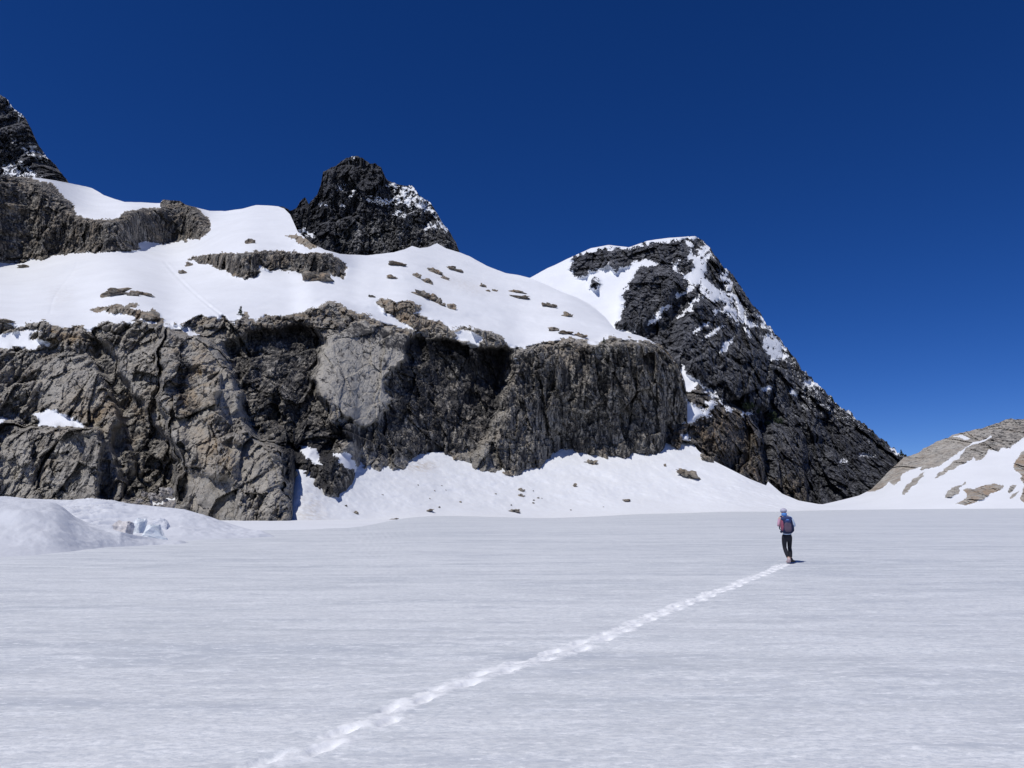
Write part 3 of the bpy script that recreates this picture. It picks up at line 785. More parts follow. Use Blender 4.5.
def build_right_peak():
    xs = np.arange(500, 1000, 0.86); X = xs[None, :]
    sky_y = PEAK_SKY(X) + ((col_noise(xs, 21, 6, 3.4) + col_noise(xs, 25, 20, 2.4)) * sstep(700, 715, xs) + col_noise(xs, 22, 40, 0.5))[None, :]
    t = np.linspace(0, 1, 310)[:, None]
    Y = PEAK_BOT(X) + (sky_y - PEAK_BOT(X)) * t
    XX = np.broadcast_to(X, Y.shape).copy()
    D = profile(XX, Y, smooth_curve(PEAK_BOT, 14)(X), smooth_curve(PEAK_BOT_D, 20)(X), smooth_curve(PEAK_SKY, 10)(X), smooth_curve(PEAK_SKY_D, 25)(X))
    wx = 3.4 * fbm(XX / 10, Y / 9, 0 * Y, 5, 161, 0.75); wy = 3.0 * fbm(XX / 10, Y / 8, 0 * Y + 5, 5, 171, 0.75)
    Xm, Ym = XX + wx, Y + wy
    ids = np.ones(Y.shape, int)
    for p in PEAK_SNOW: ids[inside(p, Xm, Ym)] = 0
    ids[inside([(590, 281), (596, 279), (600, 283), (597, 289), (592, 288)], Xm, Ym)] = 1
    ids[inside([(676, 262), (684, 258), (693, 262), (692, 272), (684, 276), (676, 270)], Xm, Ym) ] = 1
    ids[(fbm(XX / 6, Y / 5, 0 * Y + 2, 4, 191, 0.6) < -0.34) & (XX > 700)] = 1
    toe = inside([(664, 440), (676, 398), (690, 382), (716, 400), (745, 413), (760, 440), (768, 480), (806, 470), (806, 512), (660, 512)], Xm, Ym)
    ids[toe & (ids == 1)] = 2
    rock = (ids > 0).astype(float); rb = blur(rock, 2.0, 1.6)
    fx = 5.0 * fbm(XX / 34, Y / 24, 0 * Y, 5, 761, 0.6); fy = 4.0 * fbm(XX / 34, Y / 24, 0 * Y + 5, 5, 771, 0.6)
    D = D - 1.25 * poly_sum(PEAK_RELIEF, XX + fx, Y + fy, True) * (0.45 + 0.55 * sstep(0, 60, PEAK_BOT(XX) - Y))
    P0 = place(XX, Y, D)
    R, E = relief_rocks(P0, 85.0, (1.0, 1, 1.5), 0.85, -0.35, 23, 0.10, 0.0, 0.8, 0, 0.3)
    R2, _ = relief_rocks(P0, 22.0, (1, 1, 1.3), 0.75, 0.3, 29, 0.10, 0.0, 0, 0, 0.35)
    D = D - (R + R2) * rb * 0.85
    ns = 5 * fbm(P0[..., 0] / 120, P0[..., 1] / 120, P0[..., 2] / 90, 4, 141) + 0.6 * fbm(P0[..., 0] / 14, P0[..., 1] / 14, P0[..., 2] / 14, 3, 143)
    # hollow where the snow saddle meets the rock
    ns = ns + 26 * np.exp(-(((XX - 606) / 34) ** 2 + ((Y - 308) / 24) ** 2))
    D = D + ns * (1 - rb)
    P = place(XX, Y, D)
    stain = 0.25 + 0 * Y; warm = poly_sum(PEAK_WARM, XX, Y)
    edge = np.exp(-((Y - PEAK_SKY(XX)) / 34) ** 2) * sstep(690, 720, XX)
    dust = 0.19 + 0.22 * edge + 0.12 * sstep(740, 800, XX) * (1 - sstep(430, 480, Y)) - 0.20 * sstep(400, 440, Y)
    nb = 4
    P = back_side(P, depth=420)
    at = {'stain': grow(stain, nb), 'warm': grow(warm, nb), 'dust': grow(dust, nb), 'dirt': grow(0 * Y, nb)}
    ids = grow(ids, nb)
    SURF['peak'] = (XX, Y, D)
    split_grid(P, ids, {0: ("snow_slope", M_SNOW, True), 1: ("mountain_peak", M_PEAK, False), 2: ("cliff", M_TOE, False)}, at)
build_right_peak()

# ---- central tower and the peak cut by the left edge
def build_tower(xs, sky_pts, base_pts, dbase, dsky, snow_polys, seed, scale, rows, dust_fn, stain0=0.2, relief=(), pale=(), jag=1.2, mat=None):
    X = xs[None, :]
    sy = curve(sky_pts)(X) + col_noise(xs, seed, 7, jag)[None, :]
    by = curve(base_pts)(X) + 7
    sy = np.minimum(sy, by - 2)
    t = np.linspace(0, 1, rows)[:, None]
    Y = by + (sy - by) * t
    XX = np.broadcast_to(X, Y.shape).copy()
    g0, g1 = xs[0], xs[-1]
    D = profile(XX, Y, smooth_curve(curve(base_pts), 8)(X) + 7, dbase + 0 * X, np.minimum(smooth_curve(curve(sky_pts), 8)(X), smooth_curve(curve(base_pts), 8)(X) - 4), dsky + 0 * X)
    wx = 3.4 * fbm(XX / 8, Y / 6, 0 * Y, 5, seed + 161, 0.8); wy = 3.0 * fbm(XX / 8, Y / 6, 0 * Y + 5, 5, seed + 171, 0.8)
    ids = np.ones(Y.shape, int)
    for p in snow_polys: ids[inside(p, XX + wx, Y + wy)] = 0
    ids[(fbm(XX / 5, Y / 4, 0 * Y + 2, 4, seed + 191, 0.7) < -0.10 + 0.12 * (XX < 80))] = 1
    rb = blur((ids > 0).astype(float), 1.5, 1.5)
    D = D - poly_sum(relief, XX, Y, True) if relief else D
    P0 = place(XX, Y, D)
    R, _ = relief_rocks(P0, scale, (1, 1, 2.1), 0.95, 0.1, seed, 0.07, 0.0, 1.2)
    R2, _ = relief_rocks(P0, scale * 0.33, (1, 1, 1.8), 0.8, -0.2, seed + 3, 0.07, 0.0)
    D = D - (R + R2) * (0.35 + 0.65 * rb)
    P = back_side(place(XX, Y, D), depth=240); nb = 4
    at = {'stain': grow(stain0 + 0 * Y, nb), 'warm': grow(poly_sum(pale, XX, Y) if pale else 0 * Y, nb), 'dust': grow(dust_fn(XX, Y), nb), 'dirt': grow(0 * Y, nb)}
    split_grid(P, grow(ids, nb), {0: ("snow_slope", M_SNOW, True), 1: ("mountain_peak", mat or M_PEAK, False)}, at)

TOWER_SKY = [(276, 207.5), (281, 207), (284, 206.5), (290, 211), (296, 209), (300, 202), (305, 196.5), (309, 204), (314, 198), (317, 195), (321, 184), (323, 172), (334, 166.5), (342, 160.6), (353, 155), (362.5, 157.5),
             (370, 164), (376, 163.5), (381, 167), (386, 178), (390.6, 182), (403, 185.6), (412.5, 186), (419, 195), (431, 203), (440.6, 220), (450, 232.5), (456, 243), (459, 251)]
TOWER_BASE = [(276, 209), (282, 214), (290, 224), (297, 238), (310, 246), (325, 250), (340, 255), (366, 256), (394, 253), (412, 247), (420, 249), (437, 245), (450, 251), (459, 253)]
build_tower(np.arange(276, 459.5, 0.7), TOWER_SKY, TOWER_BASE, 1035, 1120,
            [[(384, 186), (391, 182), (400, 187), (405, 184), (414, 186), (420, 196), (432, 203), (441, 219), (449, 231), (444, 231), (438, 221), (431, 212), (424, 212), (418, 206), (410, 209), (400, 204), (392, 205), (384, 201), (376, 204), (367, 199), (380, 197), (390, 200), (398, 196), (392, 188)],
             [(338, 183), (345, 184), (341, 188), (340, 194), (337, 193), (339, 188)], [(316, 205), (322, 204), (328, 206), (320, 207.5)], [(341, 204), (347, 207), (344, 208), (339, 206)],
             [(362, 198), (372, 195), (380, 200), (390, 203), (388, 206), (374, 203)], [(391, 213), (400, 211), (408, 217), (400, 218)],
             [(423, 225), (432, 222), (438, 222), (440, 227), (430, 230), (425, 233)], [(296, 232), (303, 228), (312, 234), (318, 240), (308, 237)], [(350, 156), (357, 155.5), (354, 158)], [(345, 193), (355, 191), (358, 195), (349, 197)]],
            211, 42, 150, lambda X, Y: 0.10 + 0.36 * np.exp(-(((X - 415) / 32) ** 2 + ((Y - 205) / 20) ** 2)) + 0.10 * np.exp(-(((X - 440) / 18) ** 2 + ((Y - 235) / 14) ** 2)),
            0.3, [([(320, 215), (330, 170), (385, 170), (390, 200), (350, 205)], 10, 4, 0), ([(366, 215), (372, 215), (372, 256), (360, 256)], -8, 2, 0), ([(418, 228), (445, 228), (458, 250), (418, 252)], 12, 3, 8)],
            [([(335, 225), (420, 222), (460, 240), (460, 258), (340, 258)], 1.5, 8)], mat=M_TOWER)
LEFT_SKY = [(-300, 260), (-220, 160), (-150, 95), (-80, 60), (-40, 62), (-20, 76), (0, 94), (7.5, 100), (15, 109), (25, 117), (31, 129), (39, 146), (47.5, 157.5), (56, 166), (66, 179), (69, 183)]
build_tower(np.arange(-300, 69.5, 0.8), LEFT_SKY, [(-300, 270), (-100, 180), (0, 178), (40, 181), (60, 183), (69, 185)], 905, 985,
            [[(7, 99), (15, 108), (26, 117), (23, 118.5), (13, 112), (9, 106)], [(27, 144), (35, 146), (42, 151), (49, 159), (46, 163), (36, 158), (28, 156), (20, 150)],
             [(0, 168), (8, 163), (17, 161), (24, 164), (32, 169), (42, 178), (46, 184), (30, 184), (15, 178), (0, 174)], [(8, 138), (14, 140), (13, 143)]],
            311, 40, 120, lambda X, Y: -0.03 + 0.06 * sstep(130, 160, Y), 0.2, [], [([(10, 155), (70, 160), (70, 185), (10, 185)], 0.5, 5)])

# ---- hill on the right
HILL_SKY = curve([(812, 506), (824, 504), (843.5, 499.5), (859, 495.5), (871, 489.6), (880.6, 480), (888.5, 471), (898, 462), (904, 458), (921.7, 450.5), (941, 440), (961, 432), (976, 429), (990, 426), (996, 423.6), (1007.6, 420), (1024, 418), (1060, 410), (1150, 385), (1300, 370), (1400, 372)])
HILL_D = curve([(812, 492), (843, 520), (871, 560), (904, 590), (1024, 625), (1200, 640), (1400, 620)])
HILL_ROCK = dict(
    ridge=[(866, 492), (878, 478), (895, 458), (921, 446), (960, 428), (1007, 414), (1100, 380), (1300, 350), (1400, 350), (1400, 470), (1200, 440), (1100, 428), (1024, 438), (1016, 443), (1009, 449), (1001, 448), (998, 453), (994, 450), (988, 450), (986, 455), (980, 459),
           (975, 461), (973, 457), (966, 463), (958, 467), (949, 471), (942, 475), (934, 479.5), (940, 472), (948, 467), (956, 460), (962, 454), (968, 446), (955, 455), (941, 465), (930, 468), (921, 471), (920, 467), (912, 470), (902, 473), (900, 479), (895, 485), (888, 483), (882.6, 488.6), (874, 491)],
    slab_a=[(901, 494.5), (904, 489), (910, 482), (916, 478), (925, 472.5), (923, 476), (915, 484), (908, 491), (904, 494.5)],
    slab_b=[(943, 498), (947, 491.5), (954, 487), (962, 485), (966, 481.5), (966, 484), (960, 488), (957, 494.5), (950, 497.5)],
    slab_c=[(956, 504.5), (966, 496.5), (963, 490), (968, 488.5), (975, 488.5), (985, 485.5), (994, 484), (1004, 486.7), (1000, 490.5), (991, 494), (982, 500), (974, 503.5), (964, 505)],
    slab_d=[(1013, 466), (1018, 456), (1024, 451), (1040, 445), (1080, 450), (1080, 500), (1024, 503), (1020, 498), (1023, 486), (1021, 476), (1015, 471)],
    slab_e=[(1007, 492), (1010, 487), (1016, 484.5), (1015, 488), (1010, 493)],
    slab_f=[(1008, 499), (1013, 494), (1019, 491), (1016, 495), (1011, 499.5)],
)
def build_hill():
    xs = np.arange(812, 1401, 0.86); X = xs[None, :]
    sy = HILL_SKY(X) + (col_noise(xs, 81, 16, 1.8) * sstep(872, 900, xs))[None, :]
    t = np.linspace(0, 1, 150)[:, None]
    yA = SHORE_Y(X) + 1.5; dA = SHORE_D(X) * 0.98
    sy = np.minimum(sy, yA - 2)
    Y = yA + (sy - yA) * t
    XX = np.broadcast_to(X, Y.shape).copy()
    hd = smooth_curve(HILL_D, 25)(X)
    D = profile(XX, Y, yA, dA, np.minimum(smooth_curve(HILL_SKY, 12)(X), yA - 2), hd)
    D = D + (dA + (hd - dA) * t - D) * 0.3 * np.sin(np.pi * t)
    wx = 1.8 * fbm(XX / 10, Y / 7, 0 * Y, 4, 261, 0.6); wy = 1.3 * fbm(XX / 10, Y / 7, 0 * Y + 5, 4, 271, 0.6)
    ids = np.zeros(Y.shape, int)
    for j, nm in enumerate(HILL_ROCK): ids[inside(HILL_ROCK[nm], XX + wx, Y + wy)] = 1 + j
    # one strip of snow between two slabs
    ids[inside([(990, 435.5), (985, 440), (972, 443), (966, 448), (972, 445), (984, 442), (992, 437)], XX + wx * 0.5, Y + wy * 0.5)] = 0
    ids[inside([(953, 437), (962, 435), (970, 439), (964, 440)], XX + wx, Y + wy)] = 0
    rb = blur((ids > 0).astype(float), 2, 1.2)
    P0 = place(XX, Y, D)
    R, _ = relief_rocks(P0, 30.0, (1.0, 1, 1.0), 0.42, -0.5, 63, 0.12, 0.0, 0, 0, 0.35)
    D = D - (R + 1.0) * rb * 0.8
    D = D + (1.6 * fbm(P0[..., 0] / 50, P0[..., 1] / 60, P0[..., 2] / 40, 4, 241)) * (1 - rb) * sstep(0, 0.2, t)
    P = back_side(place(XX, Y, D), depth=260); nb = 4
    SURF['hill'] = (XX, Y, D)
    warm = 0.15 + 0.9 * ((ids == 4) | (ids == 5)) + 0.35 * (ids == 1) * sstep(940, 880, XX)
    at = {'stain': grow(0.02 + 0.22 * sstep(940, 1000, XX) * (ids == 1), nb), 'warm': grow(warm, nb), 'dust': grow(-0.32 + 0 * Y, nb), 'dirt': grow(0 * Y, nb)}
    table = {0: ("snow_slope", M_SNOW, True)}
    for j, nm in enumerate(HILL_ROCK): table[1 + j] = ("rocky_hill" if nm == 'ridge' else "rock_slab", M_HILL, False)
    split_grid(P, grow(ids, nb), table, at)
build_hill()
print('terrain', round(time.time() - T00, 1))
#--REST--
# ------------------------------------------------------------------ things: helpers
def tag(o, label, cat, group=None):
    o['label'] = label; o['category'] = cat
    if group: o['group'] = group
    return o

def empty(name, loc, label=None, cat=None, group=None):
    o = bpy.data.objects.new(name, None); o.location = loc; o.empty_display_size = 0.2
    COL.objects.link(o)
    if label: tag(o, label, cat, group)
    return o


def simple_mat(name, col, rough=0.8, noise=0.0, nscale=20.0, spec=0.3):
    m, nt, b = new_mat(name); k = NB(nt)
    if noise:
        n = k.noise(k.coords(), nscale, 4, 0.6)
        c = k.mix(k.ramp(n, [(0.35, 0.0), (0.65, 1.0)]), tuple(x * (1 - noise) for x in col), tuple(min(1, x * (1 + noise)) for x in col))
        k.link(c, b.inputs['Base Color'])
    else:
        b.inputs['Base Color'].default_value = (*col, 1)
    b.inputs['Roughness'].default_value = rough
    b.inputs['Specular IOR Level'].default_value = spec
    return m

# ------------------------------------------------------------------ snow banks on the left, with broken ice
M_BANK_SHADED = snow_material("shaded_bank_snow", base=(0.66, 0.685, 0.73), bump_scale=4.0, bump_d=0.05)  # greyer copy of the bank snow, the front hump's shade painted in
def build_bank(name, base_pts, crest_pts, crest_D, back, seed, flutes, x0, x1, mat=M_BANK):
    xs = np.arange(x0, x1 + 0.1, 1.2); X = xs[None, :]
    yb = smooth_curve(curve(base_pts), 8)(X); yc = smooth_curve(curve(crest_pts), 3.5)(X)
    yc = np.minimum(yc, yb - 0.15)
    _, Tb = tangents(X, yb); Db = -EYE / Tb
    _, Tc = tangents(X, yc); Dc = np.maximum(smooth_curve(curve(crest_D), 20)(X), Db + 1.5)
    zc = EYE + Tc * Dc
    s = np.linspace(0, 1, 90)[:, None]; s2 = np.linspace(0, 1, 30)[1:, None]
    D = np.concatenate([Db + (Dc - Db) * s, Dc + back * s2], 0)
    zc = zb_ - 0.3 + (zc - zb_ + 0.3) * sstep(0, 40, x1 - X) if False else zc
    prof = np.sin(s * np.pi / 2) ** 1.25
    zb_ = np.interp(xs, xs[::6], [lake_z(float(a_), float(b_)) for a_, b_ in zip((tangents(X, yb)[0] * Db)[0, ::6], Db[0, ::6])])[None, :] - 0.10
    z = np.concatenate([zb_ + (zc - zb_) * prof, zc + (-0.6 - zc) * sstep(0, 1, s2)], 0)
    XX = np.broadcast_to(X, D.shape)
    tx, _ = tangents(X, yc)
    Xw = tx * D
    env = np.concatenate([sstep(0.0, 0.25, s) * (1 - sstep(0.8, 1.0, s)), 0 * s2], 0)
    n = 0.16 * fbm(Xw / 3.0, D / 4.0, 0 * D, 5, seed) + 0.05 * fbm(Xw / 0.6, D / 0.9, 0 * D, 4, seed + 4)
    z = z + n * env + flutes(XX, Xw, D, s, env)
    z = z - 0.5 * (1 - sstep(0, 28, x1 - XX))
    P = np.stack([Xw, D, z], -1)
    return mesh_from_arrays(name, P.reshape(-1, 3), grid_quads(*P.shape[:2]), mat, {'dirt': 0 * z}, True, 'structure'), P

def flutes_back(XX, Xw, D, s, env):
    w = np.exp(-((XX - 95) / 42.0) ** 2)
    ph = Xw * 2.4 - D * 1.3 + 0.9 * fbm(Xw / 2, D / 2, 0 * D, 3, 405)
    return env * w * 0.62 * (np.abs(np.sin(ph)) ** 1.4 - 0.5)
def flutes_front(XX, Xw, D, s, env):
    step = 0.20 * np.tanh((D - 34 - 0.5 * fbm(Xw / 1.5, 0 * D, 0 * D, 3, 77)) * 2.5) * np.exp(-((XX - 5) / 40.0) ** 2)
    return env * step
bank_b, PB_ = build_bank("snow_bank", [(-320, 545), (60, 543), (165, 540), (200, 538), (232, 536.5), (262, 534.5), (285, 533.5)],
                         [(-320, 494), (0, 496.4), (23, 498.6), (70, 501), (98, 501.5), (129, 504), (160, 506.6), (184, 509.2), (207, 516), (231, 524), (250, 530), (285, 533)],
                         [(-320, 64), (120, 62), (200, 58), (285, 54)], 22, 401, flutes_back, -320, 285)
bank_f, PF_ = build_bank("snow_bank", [(-320, 572), (0, 557), (60, 552), (110, 545), (165, 542), (205, 541)],
                         [(-320, 494), (0, 500), (35, 501), (56, 504), (66, 509), (73, 516), (88, 523), (105, 527.5), (129, 534), (165, 540), (205, 541)],
                         [(-320, 42), (50, 40), (110, 38.5), (205, 38.5)], 7, 421, flutes_front, -320, 205, M_BANK_SHADED)

def ice_material():
    m, nt, b = new_mat("glacier_ice"); k = NB(nt)
    v = k.coords()
    n = k.noise(v, 3.0, 5, 0.6, 0.4)
    c = k.mix(k.ramp(n, [(0.4, 0.0), (0.62, 1.0)]), (0.68, 0.755, 0.80), (0.81, 0.845, 0.87))
    k.link(c, b.inputs['Base Color']); b.inputs['Roughness'].default_value = 0.35
    k.link(k.bump(k.noise(v, 9.0, 5, 0.6), 0.5, 0.05), b.inputs['Normal'])
    return m
M_ICE = ice_material()
M_DICE = simple_mat("dirty_ice", (0.62, 0.60, 0.60), 0.6, 0.25, 3.0)

def hull_mesh(name, pts, mat, bevel=0.03, cuts=2, rough=0.02, seed=1):
    bm = bmesh.new()
    for p in pts: bm.verts.new(p)
    r = bmesh.ops.convex_hull(bm, input=bm.verts[:])
    bmesh.ops.delete(bm, geom=[g for g in r['geom_interior'] if isinstance(g, bmesh.types.BMVert)], context='VERTS')
    bmesh.ops.bevel(bm, geom=bm.edges[:], offset=bevel, segments=2, affect='EDGES', profile=0.6)
    bmesh.ops.triangulate(bm, faces=bm.faces[:])
    bmesh.ops.subdivide_edges(bm, edges=bm.edges[:], cuts=cuts, use_grid_fill=True)
    V = np.array([v.co[:] for v in bm.verts])
    n = np.stack([fbm(V[:, 0] * 2 + i * 9, V[:, 1] * 2, V[:, 2] * 2, 4, seed + i) for i in range(3)], -1) * rough
    for v, d in zip(bm.verts, n): v.co += Vector(d)
    me = bpy.data.meshes.new(name); bm.to_mesh(me); bm.free()
    me.materials.append(mat)
    o = bpy.data.objects.new(name, me); COL.objects.link(o)
    return o

def pxpt(px, py, D, dz=0.0):
    tx, T = tangents(px, py); return (float(tx * D), float(D), float(EYE + T * D + dz))

def ice_block(name, base_px, D, pts, mat, label, group, seed):
    """pts: metres, relative to the foot of the block"""
    c = Vector(pxpt(base_px[0], base_px[1], D))
    o = hull_mesh(name, pts, mat, 0.05, 3, 0.10, seed); o.location = (c.x, c.y, c.z - 0.08)
    return tag(o, label, 'ice', group)
G_ICE = "broken glacier ice in the left snow bank"
ice_block("ice_block", (152, 540), 42.5, [(-0.62, -0.15, -0.3), (0.74, 0.35, -0.3), (0.72, 0.3, 0.02), (-0.45, -0.3, 0.35), (-0.06, 0.05, 0.78), (-0.55, 0.5, 0.85), (-0.2, 1.2, 0.9), (0.35, 1.3, -0.3), (-0.7, 0.9, -0.3)],
          M_ICE, "blue glacier ice block with a shaded triangular face at the right end of the bank", G_ICE, 11)
ice_block("ice_block", (120, 533), 43.5, [(-0.5, -0.1, -0.3), (0.42, -0.2, -0.3), (0.4, -0.15, 0.35), (-0.48, 0.0, 0.55), (-0.3, 0.3, 0.8), (0.25, 0.35, 0.72), (0.3, 1.0, 0.6), (-0.5, 1.0, 0.7), (0.3, 1.0, -0.3), (-0.5, 1.0, -0.3)],
          M_DICE, "dirty pinkish grey ice block left of the narrow ice fin in the bank", G_ICE, 12)
ice_block("ice_block", (133, 537), 45.5, [(-0.2, -0.1, -0.2), (0.35, -0.1, -0.2), (0.25, 0.0, 0.7), (-0.10, 0.1, 0.95), (0.05, 0.4, 1.2), (0.35, 0.8, 1.1), (-0.25, 0.8, 1.1), (0.4, 0.9, -0.2), (-0.3, 0.9, -0.2)],
          M_ICE, "narrow upright ice fin standing between the dirty block and the blue block", G_ICE, 13)
ice_block("ice_block", (158, 528), 47.5, [(-0.5, -0.1, -0.4), (0.5, 0.0, -0.4), (0.45, 0.05, 0.15), (-0.4, 0.0, 0.5), (-0.2, 0.4, 0.75), (0.3, 0.7, 0.45), (0.5, 0.9, -0.4), (-0.5, 0.9, -0.4)],
          M_BANK, "snow covered ice lump behind the blue ice block", G_ICE, 14)

# ------------------------------------------------------------------ trodden path across the lake
M_PATH = lake_material("trodden_snow", True)
def build_path():
    C = np.array([ground_at(*p) for p in PATH_PX])
    seg = np.r_[0, np.cumsum(np.hypot(*np.diff(C[:, :2], axis=0).T))]
    L = seg[-1]; u = np.arange(0, L, 0.022)
    k = np.exp(-0.5 * (np.arange(-40, 41) / 14.0) ** 2); k /= k.sum()
    def sm(v):
        a = np.interp(u, seg, v); return np.convolve(np.pad(a, 40, mode='edge'), k, 'valid')
    cx, cy = sm(C[:, 0]), sm(C[:, 1])
    cx = cx + 0.05 * fbm(u / 0.9, 0 * u, 0 * u, 3, 505)
    cz = np.array([lake_z(x, y) for x, y in zip(cx[::18], cy[::18])]); cz = np.interp(u, u[::18], cz - lake_ripples(cx[::18], cy[::18]))
    tx, ty = np.gradient(cx), np.gradient(cy); ln = np.hypot(tx, ty); nx, ny = ty / ln, -tx / ln
    w = np.linspace(-0.42, 0.42, 40)[:, None]; U = np.broadcast_to(u[None, :], (40, len(u)))
    W = np.broadcast_to(w, U.shape)
    half = 0.155 + 0.06 * fbm(u / 0.7, 0 * u, 0 * u + 3, 4, 511)[None, :] + 0.08 * fbm(U / 0.16, W / 0.4, 0 * U, 3, 513)
    inside_ = 1 - sstep(0.55, 1.35, np.abs(W) / np.maximum(half, 0.05))
    clod = 0.002 + 0.016 * np.clip(fbm(U / 0.13, W / 0.10, 0 * U, 5, 521, 0.7), -0.6, 1.2) + 0.014 * np.abs(fbm(U / 0.045, W / 0.04, 0 * U, 3, 523))
    step = 0.36
    fp = np.zeros(U.shape); blob = np.zeros(U.shape)
    for sgn, off in ((1, 0.0), (-1, 0.5)):
        ph = ((U / step / 2 + off / 1.0) % 1.0 - 0.5) * step * 2
        q = (ph / 0.15) ** 2 + ((W - sgn * 0.085 - 0.02 * np.sin(U * 3.1)) / 0.06) ** 2
        fp = np.maximum(fp, np.exp(-q * q))
        ci = np.floor(U / step / 2 + off).astype(int) * 2 + (sgn > 0)
        rr = np.random.RandomState(77).rand(400, 3)[np.clip(ci, 0, 399)]
        q2 = ((ph + 0.10 * (rr[..., 0] - 0.5)) / (0.16 + 0.12 * rr[..., 1])) ** 2 + ((W - sgn * (0.05 + 0.09 * rr[..., 2])) / 0.085) ** 2
        blob = np.maximum(blob, np.exp(-q2 ** 1.5) * (0.65 + 0.5 * rr[..., 1]))
    cov = np.maximum(inside_, np.clip(blob * 1.3, 0, 1))
    h = 0.003 - 0.02 * sstep(0.37, 0.42, np.abs(W)) + cov * (0.004 + clod * (0.35 + 0.5 * blob) - 0.045 * fp)
    PX_, PY_ = cx + nx * W, cy + ny * W
    P = np.stack([PX_, PY_, cz + lake_ripples(PX_, PY_) + h], -1)
    mesh_from_arrays("snow_path", P.reshape(-1, 3), grid_quads(*P.shape[:2])[:, ::-1], M_PATH, {'trod': (0.46 * inside_ + 0.72 * blob) * (0.6 + 0.4 * sstep(0.5, 5.0, U)) * (0.95 + 0.35 * fbm(U / 0.3, W / 0.2, 0 * U, 4, 541, 0.65))}, True, 'structure')
build_path()

# ------------------------------------------------------------------ rocks standing on the snow
def surf_point(key, px, py):
    X, Y, D = SURF[key]
    i = np.unravel_index(np.argmin((X - px) ** 2 + (Y - py) ** 2), X.shape)
    return float(D[i])

_ico = {}
def ico(sub):
    if sub not in _ico:
        bm = bmesh.new(); bmesh.ops.create_icosphere(bm, subdivisions=sub, radius=1.0)
        _ico[sub] = (np.array([v.co[:] for v in bm.verts]), np.array([[v.index for v in f.verts] for f in bm.faces])); bm.free()
    return _ico[sub]

def rock_mesh(name, loc, rx, ry, rz, tilt, seed, mat, warm=0.3, sub=3, lumps=1.0):
    V, Fc = ico(sub)
    p = V * 1.35 + seed * 3.71
    v1, _ = facets(p[:, 0], p[:, 1], p[:, 2], seed, 1.0)
    v2, _ = facets(p[:, 0] * 2.6, p[:, 1] * 2.6, p[:, 2] * 2.6, seed + 5, 1.0)
    r = 1.0 + 1.3 * lumps * (0.26 * v1 + 0.13 * v2 + 0.12 * fbm(p[:, 0] * 3, p[:, 1] * 3, p[:, 2] * 3, 3, seed + 9))
    W = V * np.clip(r, 0.45, 1.6)[:, None] * np.array([rx, ry, rz])
    c, s = math.cos(tilt), math.sin(tilt)
    W = np.stack([c * W[:, 0] + s * W[:, 2], W[:, 1], -s * W[:, 0] + c * W[:, 2]], -1)
    n = len(V)
    o = mesh_from_arrays(name, W, Fc, mat, {'stain': np.full(n, 0.15), 'warm': np.full(n, warm), 'dust': np.full(n, -0.15)}, False)
    o.location = loc
    return o

